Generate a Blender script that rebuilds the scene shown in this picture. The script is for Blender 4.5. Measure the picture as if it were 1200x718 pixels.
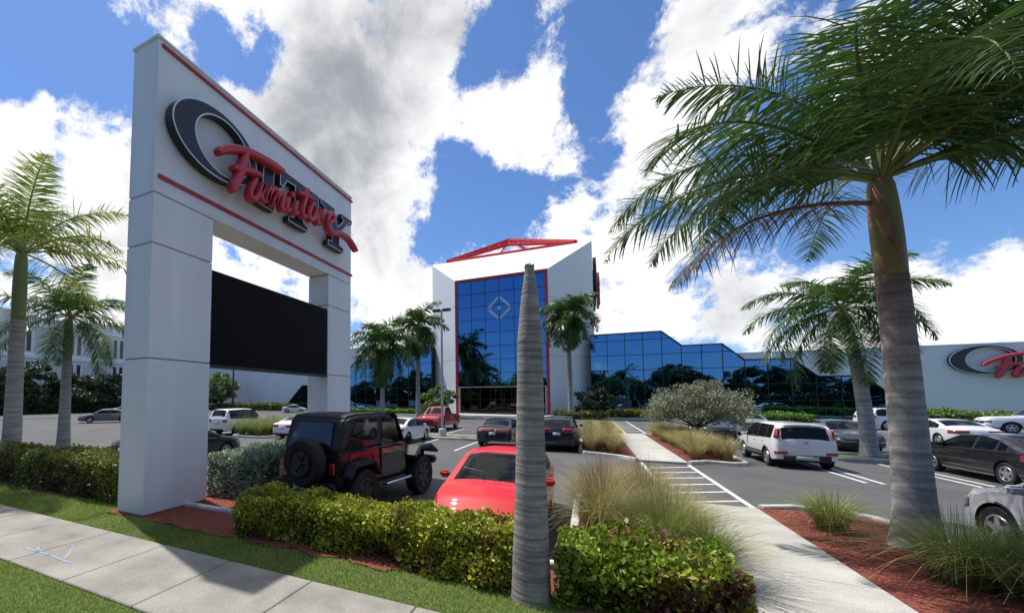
import bpy, bmesh, math, random
import numpy as np
from mathutils import Vector, Matrix, noise
R = math.radians
sc = bpy.context.scene
for o in list(bpy.data.objects): bpy.data.objects.remove(o)

# ------------------------------------------------------------------ camera
F, CX, CY, HZ = 477.0, 450.0, 439.0, 467.0
PIT = math.atan((HZ-CY)/F); YAW = math.atan2(240, math.hypot(F, HZ-CY))
cd = bpy.data.cameras.new('camera'); cam = bpy.data.objects.new('camera', cd)
sc.collection.objects.link(cam); sc.camera = cam
cam.location = (0, 0, 2.5); cam.rotation_euler = (math.pi/2+PIT, 0, YAW)
cd.sensor_width = 36; cd.lens = F/1200*36; cd.shift_x = 150/1200; cd.shift_y = 80/1200
cd.clip_start = .05; cd.clip_end = 5000
_fw = Vector((-math.sin(YAW)*math.cos(PIT), math.cos(YAW)*math.cos(PIT), math.sin(PIT)))
_rt = Vector((math.cos(YAW), math.sin(YAW), 0)); _up = _rt.cross(_fw)
def sky_dir(u, v):                     # direction in the world of a spot of sky
    return (_rt*(u-CX) - _up*(v-CY) + _fw*F).normalized()

# ------------------------------------------------------------------ view and light
sc.view_settings.view_transform = 'Standard'; sc.view_settings.look = 'None'
sc.view_settings.exposure = 0.36; sc.view_settings.gamma = 1
SUN_EL = R(65.7); SUN_AZ = math.atan2(-.95, .31)      # angle from +y towards +x
sd = Vector((math.sin(SUN_AZ)*math.cos(SUN_EL), math.cos(SUN_AZ)*math.cos(SUN_EL), math.sin(SUN_EL)))
sl = bpy.data.lights.new('sun', 'SUN'); sl.energy = 4.0; sl.angle = R(.6); sl.color = (1, .96, .9)
so = bpy.data.objects.new('sun', sl); sc.collection.objects.link(so); so.location = (0, 0, 60)
so.rotation_euler = (-sd).to_track_quat('-Z', 'Y').to_euler()

w = bpy.data.worlds.new('World'); sc.world = w; w.use_nodes = True
nt = w.node_tree; nt.nodes.clear(); N = nt.nodes.new; LK = nt.links.new
out = N('ShaderNodeOutputWorld'); bg = N('ShaderNodeBackground'); LK(bg.outputs[0], out.inputs[0])
bg.inputs[1].default_value = 0.1
sky = N('ShaderNodeTexSky'); sky.sky_type = 'NISHITA'; sky.sun_disc = False
sky.sun_elevation = SUN_EL; sky.sun_rotation = SUN_AZ; sky.altitude = 0; sky.air_density = 1.0; sky.dust_density = .4; sky.ozone_density = 3
geo = N('ShaderNodeTexCoord')
def mth(op, a, b=None, c=None):
    n = N('ShaderNodeMath'); n.operation = op
    for i, q in enumerate((a, b, c)):
        if q is None: continue
        if isinstance(q, (int, float)): n.inputs[i].default_value = q
        else: LK(q, n.inputs[i])
    return n.outputs[0]
nrm = N('ShaderNodeVectorMath'); nrm.operation = 'NORMALIZE'; LK(geo.outputs['Generated'], nrm.inputs[0])
DIR = nrm.outputs[0]
sep = N('ShaderNodeSeparateXYZ'); LK(DIR, sep.inputs[0])
# cloud deck coordinates: direction projected to a plane overhead, softened at the horizon
zz = mth('ADD', mth('MAXIMUM', sep.outputs[2], 0), .14)
cmb = N('ShaderNodeCombineXYZ'); LK(mth('DIVIDE', sep.outputs[0], zz), cmb.inputs[0]); LK(mth('DIVIDE', sep.outputs[1], zz), cmb.inputs[1])
def nz(scale, det, rough, off=(0, 0, 0), dist=0.0, src=None):
    mp = N('ShaderNodeMapping'); mp.inputs[1].default_value = off; LK(src or cmb.outputs[0], mp.inputs[0])
    n = N('ShaderNodeTexNoise'); n.inputs['Scale'].default_value = scale; n.inputs['Detail'].default_value = det
    n.inputs['Roughness'].default_value = rough; n.inputs['Distortion'].default_value = dist
    LK(mp.outputs[0], n.inputs['Vector']); return n.outputs[0]
def lobes(lst, base):
    acc = base
    for u, v, rad, wgt in lst:
        d = sky_dir(u, v); k = 1/(rad/477.*max(.2, d.dot(_fw))**1.5)**2
        vm = N('ShaderNodeVectorMath'); vm.operation = 'DOT_PRODUCT'; LK(DIR, vm.inputs[0]); vm.inputs[1].default_value = d
        e = mth('EXPONENT', mth('MULTIPLY', mth('SUBTRACT', vm.outputs['Value'], 1.0), k))
        acc = mth('MULTIPLY_ADD', e, wgt, acc)
    return acc
cover = [ (225,110,30,-.22),(330,60,26,-.18),(180,150,26,-.2),(385,300,26,-.2),(480,190,24,-.2),(420,30,24,-.14),(40,300,30,-.2), # cloud banks (+) and gaps of blue (-)
 (420,120,120,.42),(330,190,110,.35),(480,60,100,.3),(440,250,70,.25),(60,200,95,.42),(-80,240,120,.3),(120,270,80,.3),(200,20,45,.18),(350,30,70,.25),
 (650,150,52,.27),(600,170,50,.22),(800,110,80,.42),(760,180,55,.3),(860,30,70,.3),(700,235,40,.2),(590,275,50,.3),(660,270,40,.25),(640,20,35,.2),
 (470,330,60,.3),(760,330,70,.3),(880,340,80,.36),(1000,330,60,.24),(1150,330,70,.22),(1050,390,60,.2),(1180,380,50,.22),(760,385,60,.25),(640,350,60,.2),(300,320,80,.34),
 (1000,60,60,.2),(640,60,34,.3),(600,120,40,.3),(530,140,45,.28),(1130,330,90,.3),(1050,360,70,.25),(960,370,60,.25),(420,380,60,.25),(960,170,40,.12),
 (60,50,70,-.3),(20,20,60,-.2),(125,75,40,-.12),(262,60,22,-.36),(290,95,18,-.26),(590,55,32,-.38),(560,95,28,-.3),(700,70,34,-.36),(725,20,34,-.34),(690,135,16,-.28),(715,180,14,-.26),
 (545,240,36,-.42),(590,225,26,-.3),(500,285,22,-.3),(545,185,18,-.3),(960,270,62,-.36),(1120,250,90,-.4),(880,255,34,-.3),(770,255,26,-.26),(810,310,26,-.2),(850,200,30,-.2),(1180,180,80,-.3),(635,225,20,-.22),(620,95,22,-.12),
]
n1 = nz(1.5, 12, .62, (3.1, 7.7, 0), .25); n2 = nz(5.5, 12, .68, (1.3, 2.1, 4.0), .15, DIR); n4 = nz(14, 8, .65, (4.3, 2.7, 1.0), 0, DIR)
dens = lobes([(a, b, c, e*(.66 if e > 0 else 1.2)) for a, b, c, e in cover], -.01)
zen_fill = mth('MULTIPLY', mth('MAXIMUM', mth('SUBTRACT', sep.outputs[2], .80), 0), 3.0)  # cloud added overhead, out of view, for whiter and stronger fill light
south = mth('MULTIPLY', mth('MAXIMUM', mth('MULTIPLY', sep.outputs[1], -1), 0), -.25)
tot = mth('ADD', mth('ADD', mth('ADD', dens, zen_fill), south), mth('ADD', mth('MULTIPLY', mth('SUBTRACT', n1, .5), .7), mth('MULTIPLY_ADD', mth('SUBTRACT', n4, .5), .45, mth('MULTIPLY', mth('SUBTRACT', n2, .5), 2.3))))
mr = N('ShaderNodeMapRange'); mr.interpolation_type = 'SMOOTHSTEP'
mr.inputs['From Min'].default_value = .02; mr.inputs['From Max'].default_value = .29; LK(tot, mr.inputs[0])
mask = mr.outputs[0]
# thickness makes the undersides grey
shade = lobes([(350,120,95,.55),(420,60,110,.5),(480,30,90,.35),(400,235,65,.45),(300,210,70,.3),(460,290,50,.35),(540,20,60,.25),(820,60,60,.22),(110,290,60,.3),(620,40,40,.25),(760,120,60,.12),(800,60,50,.2),(880,330,60,.3),(60,260,50,.3),(620,170,40,.25)], -.50)
n3 = nz(5.0, 9, .6, (9.1, 4.2, 1.0), .3, DIR)
sh = mth('ADD', shade, mth('MULTIPLY', mth('SUBTRACT', n3, .5), 3.0))
sh = mth('ADD', sh, mth('MULTIPLY', mth('SUBTRACT', tot, .25), .25))
mr2 = N('ShaderNodeMapRange'); mr2.interpolation_type = 'SMOOTHSTEP'; mr2.inputs['From Min'].default_value = -.35; mr2.inputs['From Max'].default_value = 1.25; LK(sh, mr2.inputs[0])
cc = N('ShaderNodeMix'); cc.data_type = 'RGBA'; LK(mr2.outputs[0], cc.inputs[0])
cc.inputs[6].default_value = (8.3, 8.3, 8.35, 1); cc.inputs[7].default_value = (2.9, 3.1, 3.4, 1)
tint = N('ShaderNodeMix'); tint.data_type = 'RGBA'; tint.blend_type = 'MULTIPLY'; tint.inputs[0].default_value = 1
LK(sky.outputs[0], tint.inputs[6]); tint.inputs[7].default_value = (.70, .90, 1.18, 1)
mx = N('ShaderNodeMix'); mx.data_type = 'RGBA'; LK(mask, mx.inputs[0]); LK(tint.outputs[2], mx.inputs[6]); LK(cc.outputs[2], mx.inputs[7])
LK(mx.outputs[2], bg.inputs[0])

# ------------------------------------------------------------------ helpers
C = sc.collection
def tag(o, label=None, cat=None, group=None, kind=None):
    if label: o['label'] = label
    if cat: o['category'] = cat
    if group: o['group'] = group
    if kind: o['kind'] = kind
    return o
def thing(name, label, cat, loc=(0, 0, 0), rz=0, group=None):
    o = bpy.data.objects.new(name, None); C.objects.link(o); o.empty_display_size = .3
    o.location = loc; o.rotation_euler = (0, 0, rz); return tag(o, label, cat, group)
def obj(name, vs, fs, mats, parent=None, smooth=False, mi=None):
    me = bpy.data.meshes.new(name); me.from_pydata([tuple(v) for v in vs], [], fs)
    for m in (mats if isinstance(mats, (list, tuple)) else [mats]): me.materials.append(m)
    if mi is not None: me.polygons.foreach_set('material_index', mi)
    if smooth: me.polygons.foreach_set('use_smooth', [True]*len(me.polygons))
    me.update(); o = bpy.data.objects.new(name, me); C.objects.link(o)
    if parent: o.parent = parent
    return o
def npobj(name, V, Fq, mat, parent=None, k=4, smooth=False):
    me = bpy.data.meshes.new(name); V = np.asarray(V, np.float32).reshape(-1, 3); Fq = np.asarray(Fq, np.int32).reshape(-1)
    n = len(Fq)//k; me.vertices.add(len(V)); me.vertices.foreach_set('co', V.ravel())
    me.loops.add(len(Fq)); me.loops.foreach_set('vertex_index', Fq)
    me.polygons.add(n); me.polygons.foreach_set('loop_start', np.arange(0, n*k, k, dtype=np.int32)); me.polygons.foreach_set('loop_total', np.full(n, k, np.int32))
    if smooth: me.polygons.foreach_set('use_smooth', np.ones(n, bool))
    me.materials.append(mat); me.update(); me.validate(); o = bpy.data.objects.new(name, me); C.objects.link(o)
    if parent: o.parent = parent
    return o
class MB:
    def __init__(s): s.v = []; s.f = []
    def add(s, vs, fs):
        b = len(s.v); s.v += [tuple(v) for v in vs]; s.f += [[b+i for i in f] for f in fs]; return s
    def box(s, x0, x1, y0, y1, z0, z1):
        return s.add([(x, y, z) for z in (z0, z1) for y in (y0, y1) for x in (x0, x1)], [(0, 2, 3, 1), (4, 5, 7, 6), (0, 1, 5, 4), (2, 6, 7, 3), (0, 4, 6, 2), (1, 3, 7, 5)])
    def poly(s, pts): return s.add(pts, [list(range(len(pts)))])
    def prism(s, pts, d):             # closed polygon extruded by vector d
        n = len(pts); a = [Vector(p) for p in pts]; b = [p+Vector(d) for p in a]
        return s.add(a+b, [list(range(n))[::-1], [n+i for i in range(n)]]+[[i, (i+1) % n, n+(i+1) % n, n+i] for i in range(n)])
    def tube(s, pts, rad, n=8, cap=True):
        pts = [Vector(p) for p in pts]; rs = rad if isinstance(rad, (list, tuple)) else [rad]*len(pts); vs = []; fs = []
        up0 = Vector((0, 0, 1))
        for i, p in enumerate(pts):
            t = (pts[min(i+1, len(pts)-1)]-pts[max(i-1, 0)]).normalized()
            a = t.cross(up0 if abs(t.z) < .95 else Vector((1, 0, 0))).normalized(); b = t.cross(a)
            for k in range(n):
                q = 2*math.pi*k/n; vs.append(p+(a*math.cos(q)+b*math.sin(q))*rs[i])
        for i in range(len(pts)-1):
            for k in range(n): fs.append([i*n+k, i*n+(k+1) % n, (i+1)*n+(k+1) % n, (i+1)*n+k])
        if cap: fs += [list(range(n))[::-1], [(len(pts)-1)*n+k for k in range(n)]]
        return s.add(vs, fs)
    def lathe(s, prof, n=24, c=(0, 0, 0), ax='z', jit=None):
        vs = []; fs = []
        for i, (r, h) in enumerate(prof):
            for k in range(n):
                q = 2*math.pi*k/n; a, b = r*math.cos(q), r*math.sin(q)
                p = (a, b, h) if ax == 'z' else (a, h, b) if ax == 'y' else (h, a, b)
                vs.append((p[0]+c[0], p[1]+c[1], p[2]+c[2]))
        for i in range(len(prof)-1):
            for k in range(n): fs.append([i*n+k, i*n+(k+1) % n, (i+1)*n+(k+1) % n, (i+1)*n+k])
        fs += [list(range(n))[::-1], [(len(prof)-1)*n+k for k in range(n)]]
        return s.add(vs, fs)
    def build(s, name, mat, parent=None, smooth=False, bevel=0, seg=1):
        o = obj(name, s.v, s.f, mat, parent, smooth)
        bm = bmesh.new(); bm.from_mesh(o.data); bmesh.ops.recalc_face_normals(bm, faces=bm.faces)
        if bevel:
            es = [e for e in bm.edges if len(e.link_faces) == 2 and e.calc_face_angle(0) > .5]
            bmesh.ops.bevel(bm, geom=es, offset=bevel, segments=seg, affect='EDGES', clamp_overlap=True)
        bm.to_mesh(o.data); bm.free()
        if bevel and seg > 1: o.data.polygons.foreach_set('use_smooth', [True]*len(o.data.polygons)); o.data.set_sharp_from_angle(angle=.6)
        return o

_mc = {}
def mat(name, col, rough=.6, metal=0, var=0, scale=3, bump=0, bscale=None, col2=None, coat=0, spec=.5, island=0, trans=0, det=5, stretch=None, extra=None):
    if name in _mc: return _mc[name]
    m = bpy.data.materials.new(name); m.use_nodes = True; t = m.node_tree; p = t.nodes['Principled BSDF']; _mc[name] = m
    p.inputs['Base Color'].default_value = (*col, 1); p.inputs['Roughness'].default_value = rough; p.inputs['Metallic'].default_value = metal
    p.inputs['Coat Weight'].default_value = coat; p.inputs['Coat Roughness'].default_value = .04; p.inputs['Specular IOR Level'].default_value = spec
    cur = None
    if var or bump or col2:
        tc = t.nodes.new('ShaderNodeTexCoord'); src = tc.outputs['Object']
        if stretch:
            mp = t.nodes.new('ShaderNodeMapping'); mp.inputs['Scale'].default_value = stretch; t.links.new(src, mp.inputs[0]); src = mp.outputs[0]
        n = t.nodes.new('ShaderNodeTexNoise'); n.inputs['Scale'].default_value = scale; n.inputs['Detail'].default_value = det; t.links.new(src, n.inputs['Vector'])
        if var or col2:
            r = t.nodes.new('ShaderNodeValToRGB'); t.links.new(n.outputs[0], r.inputs[0])
            r.color_ramp.elements[0].position = .3; r.color_ramp.elements[1].position = .7
            a = col; b = col2 or tuple(min(1, c*(1+var)) for c in col)
            if not col2: a = tuple(c*(1-var) for c in col)
            r.color_ramp.elements[0].color = (*a, 1); r.color_ramp.elements[1].color = (*b, 1); cur = r.outputs[0]
        if bump:
            n2 = t.nodes.new('ShaderNodeTexNoise'); n2.inputs['Scale'].default_value = bscale or scale*8; n2.inputs['Detail'].default_value = 4; t.links.new(src, n2.inputs['Vector'])
            bp = t.nodes.new('ShaderNodeBump'); bp.inputs['Strength'].default_value = bump; bp.inputs['Distance'].default_value = .02; t.links.new(n2.outputs[0], bp.inputs['Height']); t.links.new(bp.outputs[0], p.inputs['Normal'])
    if island:
        g = t.nodes.new('ShaderNodeNewGeometry'); hs = t.nodes.new('ShaderNodeHueSaturation')
        mr = t.nodes.new('ShaderNodeMapRange'); t.links.new(g.outputs['Random Per Island'], mr.inputs[0]); mr.inputs[3].default_value = 1-island; mr.inputs[4].default_value = 1+island
        t.links.new(mr.outputs[0], hs.inputs['Value'])
        mh = t.nodes.new('ShaderNodeMapRange'); t.links.new(g.outputs['Random Per Island'], mh.inputs[0]); mh.inputs[3].default_value = .515; mh.inputs[4].default_value = .485
        t.links.new(mh.outputs[0], hs.inputs['Hue'])
        if cur: t.links.new(cur, hs.inputs['Color'])
        else: hs.inputs['Color'].default_value = (*col, 1)
        cur = hs.outputs[0]
    if cur: t.links.new(cur, p.inputs['Base Color'])
    if trans:
        tr = t.nodes.new('ShaderNodeBsdfTranslucent'); ms = t.nodes.new('ShaderNodeMixShader'); ms.inputs[0].default_value = trans
        if cur: t.links.new(cur, tr.inputs[0])
        else: tr.inputs[0].default_value = (*col, 1)
        o = t.nodes['Material Output']; t.links.new(p.outputs[0], ms.inputs[1]); t.links.new(tr.outputs[0], ms.inputs[2]); t.links.new(ms.outputs[0], o.inputs[0])
    return m
M_ = dict(
 white=mat('white_stucco', (.80, .795, .785), .75, var=.06, scale=1.6, stretch=(1, 1, .12), bump=.15, bscale=60),
 wallw=mat('white_wall_panel', (.74, .74, .75), .6, var=.03, scale=.15),
 roofw=mat('white_roof_panel', (.82, .82, .82), .5, var=.02, scale=.2),
 joint=mat('joint_shadow_gap', (.3, .3, .31), .8),
 red=mat('red_paint', (.45, .03, .05), .45, var=.08, scale=2),
 scriptred=mat('script_red', (.55, .035, .055), .4, var=.05, scale=3),
 navy=mat('navy_face', (.02, .028, .04), .35, var=.1, scale=2), blk=mat('black_metal', (.012, .012, .013), .45), outline=mat('white_outline', (.75, .76, .78), .5),
 led=mat('led_screen_black', (.004, .004, .005), .7, var=.3, scale=1.5, spec=.15),
 asphalt=mat('asphalt', (.072, .071, .071), .85, col2=(.105, .104, .103), scale=.35, bump=.5, bscale=90),
 paint=mat('road_paint', (.7, .7, .68), .7, col2=(.5, .5, .5), scale=3.5),
 conc=mat('concrete_walk', (.21, .195, .165), .85, col2=(.33, .31, .265), scale=1.3, bump=.3, bscale=70),
 conc2=mat('pale_concrete', (.38, .36, .32), .85, col2=(.52, .50, .455), scale=.9, bump=.3, bscale=60),
 kerb=mat('kerb_concrete', (.66, .64, .60), .85, col2=(.46, .44, .41), scale=4),
 soil=mat('lawn_soil', (.07, .11, .025), .95, col2=(.075, .10, .03), scale=2.5, bump=.6, bscale=40),
 grassland=mat('far_lawn', (.07, .11, .03), .95, col2=(.11, .14, .05), scale=.6, bump=.6, bscale=20),
 mulch=mat('red_mulch', (.13, .03, .018), .95, col2=(.27, .075, .045), scale=14, bump=1, bscale=60),
 chip=mat('mulch_chip', (.33, .085, .05), .9, island=.5),
 blade=mat('grass_blade', (.20, .31, .045), .7, col2=(.32, .37, .09), scale=1.2, island=.4, trans=.3),
 tyre=mat('tyre_rubber', (.012, .012, .012), .8), rim=mat('alloy_rim', (.55, .56, .58), .3, .8), darkrim=mat('black_rim', (.02, .02, .02), .4, .3),
 trim=mat('dark_trim', (.015, .015, .016), .55), glass=mat('tinted_car_glass', (.012, .014, .016), .03, coat=.0, spec=.7),
 glassd=mat('opaque_tinted_glass', (.012, .014, .016), .04, spec=.7), seat=mat('grey_seat', (.09, .085, .08), .8, var=.2, scale=6),
 tail=mat('taillight_lens', (.35, .01, .015), .15, coat=1), head=mat('headlight_lens', (.16, .17, .18), .12, .2, coat=1), chrome=mat('chrome', (.6, .6, .62), .12, 1), plate=mat('licence_plate', (.5, .52, .5), .5),
)

_t = M_['glass'].node_tree; _tr = _t.nodes.new('ShaderNodeBsdfTransparent'); _tr.inputs[0].default_value = (.42, .46, .45, 1); _mx = _t.nodes.new('ShaderNodeMixShader'); _mx.inputs[0].default_value = .55
_t.links.new(_t.nodes['Principled BSDF'].outputs[0], _mx.inputs[1]); _t.links.new(_tr.outputs[0], _mx.inputs[2]); _t.links.new(_mx.outputs[0], _t.nodes['Material Output'].inputs[0])
def bands(m, zs, amt=.35, colb=None):
    """adds leaf-scar rings (darker lines by height) to a trunk material"""
    t = m.node_tree; p = t.nodes['Principled BSDF']; tc = t.nodes.new('ShaderNodeTexCoord')
    mp = t.nodes.new('ShaderNodeMapping'); mp.inputs['Scale'].default_value = (1.2, 1.2, zs); t.links.new(tc.outputs['Object'], mp.inputs[0])
    n = t.nodes.new('ShaderNodeTexNoise'); n.inputs['Scale'].default_value = 1; n.inputs['Detail'].default_value = 6; t.links.new(mp.outputs[0], n.inputs['Vector'])
    r = t.nodes.new('ShaderNodeMapRange'); t.links.new(n.outputs[0], r.inputs[0]); r.inputs[1].default_value = .35; r.inputs[2].default_value = .62; r.inputs[3].default_value = 1-amt; r.inputs[4].default_value = 1.12
    old = p.inputs['Base Color'].links[0].from_socket; mxx = t.nodes.new('ShaderNodeMix'); mxx.data_type = 'RGBA'; mxx.blend_type = 'MULTIPLY'; mxx.inputs[0].default_value = 1
    t.links.new(old, mxx.inputs[6]); cb = t.nodes.new('ShaderNodeCombineXYZ')
    for i in range(3): t.links.new(r.outputs[0], cb.inputs[i])
    t.links.new(cb.outputs[0], mxx.inputs[7]); t.links.new(mxx.outputs[2], p.inputs['Base Color'])
    n2 = t.nodes.new('ShaderNodeTexNoise'); n2.inputs['Scale'].default_value = 38; n2.inputs['Detail'].default_value = 6; n2.inputs['Roughness'].default_value = .7; t.links.new(tc.outputs['Object'], n2.inputs['Vector'])
    r2 = t.nodes.new('ShaderNodeMapRange'); t.links.new(n2.outputs[0], r2.inputs[0]); r2.inputs[1].default_value = .3; r2.inputs[2].default_value = .7; r2.inputs[3].default_value = .72; r2.inputs[4].default_value = 1.2
    m2 = t.nodes.new('ShaderNodeMix'); m2.data_type = 'RGBA'; m2.blend_type = 'MULTIPLY'; m2.inputs[0].default_value = 1; cb2 = t.nodes.new('ShaderNodeCombineXYZ')
    for i in range(3): t.links.new(r2.outputs[0], cb2.inputs[i])
    t.links.new(mxx.outputs[2], m2.inputs[6]); t.links.new(cb2.outputs[0], m2.inputs[7]); t.links.new(m2.outputs[2], p.inputs['Base Color'])
    hh = t.nodes.new('ShaderNodeMath'); hh.operation = 'MULTIPLY_ADD'; t.links.new(n2.outputs[0], hh.inputs[0]); hh.inputs[1].default_value = .35; t.links.new(n.outputs[0], hh.inputs[2])
    bp = t.nodes.new('ShaderNodeBump'); bp.inputs['Strength'].default_value = .6; bp.inputs['Distance'].default_value = .018; t.links.new(hh.outputs[0], bp.inputs['Height']); t.links.new(bp.outputs[0], p.inputs['Normal'])
    return m
def stains(m, scale, amt, lo=.52, hi=.72, crack=0):
    """darker worn blotches (and fine cracks) on paving"""
    t = m.node_tree; p = t.nodes['Principled BSDF']; tc = t.nodes.new('ShaderNodeTexCoord'); cur = p.inputs['Base Color'].links[0].from_socket
    def mul(cur, fac):
        mx = t.nodes.new('ShaderNodeMix'); mx.data_type = 'RGBA'; mx.blend_type = 'MULTIPLY'; mx.inputs[0].default_value = 1; cb = t.nodes.new('ShaderNodeCombineXYZ')
        for i in range(3): t.links.new(fac, cb.inputs[i])
        t.links.new(cur, mx.inputs[6]); t.links.new(cb.outputs[0], mx.inputs[7]); return mx.outputs[2]
    n = t.nodes.new('ShaderNodeTexNoise'); n.inputs['Scale'].default_value = scale; n.inputs['Detail'].default_value = 8; n.inputs['Roughness'].default_value = .65; t.links.new(tc.outputs['Object'], n.inputs['Vector'])
    r = t.nodes.new('ShaderNodeMapRange'); t.links.new(n.outputs[0], r.inputs[0]); r.inputs[1].default_value = lo; r.inputs[2].default_value = hi; r.inputs[3].default_value = 1; r.inputs[4].default_value = 1-amt; cur = mul(cur, r.outputs[0])
    g = t.nodes.new('ShaderNodeTexNoise'); g.inputs['Scale'].default_value = 55; g.inputs['Detail'].default_value = 3; t.links.new(tc.outputs['Object'], g.inputs['Vector'])
    r = t.nodes.new('ShaderNodeMapRange'); t.links.new(g.outputs[0], r.inputs[0]); r.inputs[1].default_value = .3; r.inputs[2].default_value = .7; r.inputs[3].default_value = .8; r.inputs[4].default_value = 1.2; cur = mul(cur, r.outputs[0])
    if crack:
        v = t.nodes.new('ShaderNodeTexVoronoi'); v.feature = 'DISTANCE_TO_EDGE'; v.inputs['Scale'].default_value = crack
        w_ = t.nodes.new('ShaderNodeMixRGB'); w_.inputs[0].default_value = .12; t.links.new(tc.outputs['Object'], w_.inputs[1]); t.links.new(n.outputs['Color'], w_.inputs[2]); t.links.new(w_.outputs[0], v.inputs['Vector'])
        r = t.nodes.new('ShaderNodeMapRange'); t.links.new(v.outputs['Distance'], r.inputs[0]); r.inputs[1].default_value = 0; r.inputs[2].default_value = .006; r.inputs[3].default_value = .7; r.inputs[4].default_value = 1; cur = mul(cur, r.outputs[0])
    t.links.new(cur, p.inputs['Base Color'])
stains(M_['asphalt'], .45, .22, .5, .7, .22); stains(M_['conc'], 1.6, .3); stains(M_['conc2'], 1.1, .2); stains(M_['kerb'], 3, .35)
M_['trunk'] = bands(mat('palm_trunk_grey', (.22, .205, .185), .9, col2=(.30, .285, .265), scale=2.0), 14)
M_['trunkb'] = bands(mat('palm_trunk_brown', (.20, .155, .125), .9, col2=(.29, .27, .25), scale=.45), 11, .4)
def agedtrunk(m, z0, z1, old, young):
    """grey weathered lower trunk, browner young wood above"""
    t = m.node_tree; tc = t.nodes.new('ShaderNodeTexCoord'); sp_ = t.nodes.new('ShaderNodeSeparateXYZ'); t.links.new(tc.outputs['Object'], sp_.inputs[0])
    n = t.nodes.new('ShaderNodeTexNoise'); n.inputs['Scale'].default_value = 2.5; n.inputs['Detail'].default_value = 5; t.links.new(tc.outputs['Object'], n.inputs['Vector'])
    a = t.nodes.new('ShaderNodeMath'); a.operation = 'MULTIPLY_ADD'; t.links.new(n.outputs[0], a.inputs[0]); a.inputs[1].default_value = 2.2; t.links.new(sp_.outputs[2], a.inputs[2])
    r = t.nodes.new('ShaderNodeMapRange'); t.links.new(a.outputs[0], r.inputs[0]); r.inputs[1].default_value = z0+1.1; r.inputs[2].default_value = z1+1.1
    mx = t.nodes.new('ShaderNodeMix'); mx.data_type = 'RGBA'; t.links.new(r.outputs[0], mx.inputs[0]); mx.inputs[6].default_value = (*old, 1); mx.inputs[7].default_value = (*young, 1)
    ramp = [q for q in t.nodes if q.type == 'VALTORGB'][0]
    for l in list(ramp.outputs[0].links): t.links.new(mx.outputs[2], l.to_socket)
agedtrunk(M_['trunkb'], 2.2, 4.3, (.40, .375, .345), (.20, .145, .115)); agedtrunk(M_['trunk'], 2.4, 5.5, (.38, .36, .33), (.27, .23, .19))
M_['bark'] = mat('tree_bark', (.09, .065, .045), .95, var=.3, scale=8, bump=.8)

# ------------------------------------------------------------------ glass curtain material
def glassmat(name, tintc, rough=.015):
    m = bpy.data.materials.new(name); m.use_nodes = True; t = m.node_tree; p = t.nodes['Principled BSDF']
    p.inputs['Base Color'].default_value = (*tintc, 1); p.inputs['Metallic'].default_value = 1; p.inputs['Roughness'].default_value = rough
    tc = t.nodes.new('ShaderNodeTexCoord'); n = t.nodes.new('ShaderNodeTexNoise'); n.inputs['Scale'].default_value = .35; n.inputs['Detail'].default_value = 1
    t.links.new(tc.outputs['Object'], n.inputs['Vector']); b = t.nodes.new('ShaderNodeBump'); b.inputs['Strength'].default_value = .06; b.inputs['Distance'].default_value = .4
    t.links.new(n.outputs[0], b.inputs['Height']); t.links.new(b.outputs[0], p.inputs['Normal']); return m
M_['bglass'] = glassmat('blue_reflective_glass', (.08, .19, .38)); M_['dglass'] = glassmat('dark_door_glass', (.06, .055, .06))

# ================================================================== SETTING
def sheet(name, rects, z, m, kind='structure', top=None):
    b = MB()
    for r in rects:
        if len(r) == 4 and not hasattr(r[0], '__len__'):
            x0, x1, y0, y1 = r; b.poly([(x0, y0, z), (x1, y0, z), (x1, y1, z), (x0, y1, z)])
        else: b.poly([(x, y, z) for x, y in r])
    o = b.build(name, m); tag(o, kind=kind); return o
sheet('ground', [(-2500, 2500, -1500, 3000)], -.03, M_['grassland'])
sheet('parking_lot', [(-62, 70, 6.2, 62)], 0, M_['asphalt'])
sheet('street', [(-300, 300, -16, -1.2)], .0, M_['asphalt'])
sheet('side_street', [(-88, -64, 6, 120)], .0, M_['asphalt'])
sheet('driveway', [(-64, -62, 6, 18), (-64, -62, 30, 36)], .0, M_['asphalt'])
def slab(name, polys, z0, z1, m, bev=.012):
    b = MB()
    for p in polys: b.prism([(x, y, z0) for x, y in p], (0, 0, z1-z0))
    o = b.build(name, m, bevel=bev); tag(o, kind='structure'); return o
def rect(x0, x1, y0, y1): return [(x0, y0), (x1, y0), (x1, y1), (x0, y1)]
sheet('lawn', [(-60, 1.55, -1.2, 6.3), (3.3, 60, -1.2, 6.3)], .035, M_['soil'])
# public sidewalk in flags with joints
fl = []; x = -39.37
while x < 40: fl.append(rect(x, x+1.488, 3.08, 4.58)); x += 1.5
slab('sidewalk', fl, -.02, .07, M_['conc'])
# walkway across the lot: flags, then hatch, then pale concrete
slab('walkway', [rect(1.66, 3.28, y, y+1.49) for y in (4.6, 6.1, 7.6, 9.1)]+[rect(1.66, 3.28, 10.6, 11.9)], -.02, .09, M_['conc2'])
slab('walkway', [rect(1.72, 3.3, y, y+2.3) for y in np.arange(19.1, 32, 2.31)], -.02, .1, M_['conc2'])
pm = MB(); Z = .006
def line(a, b, wd=.11):
    a = Vector((*a, Z)); b = Vector((*b, Z)); d = (b-a).normalized(); n = Vector((-d.y, d.x, 0))*wd/2
    pm.poly([a-n, b-n, b+n, a+n])
line((1.78, 11.95), (1.78, 19.05), .12); line((3.3, 11.95), (3.3, 19.05), .12)
for i in range(6): line((1.86, 12.15+i*1.1), (3.22, 12.95+i*1.1), .12)
line((2.3, 33.5), (2.3, 52), .12); line((3.6, 33.5), (3.6, 52), .12)
for i in range(8): line((2.4, 34+i*2.2), (3.5, 35+i*2.2), .15)
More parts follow.
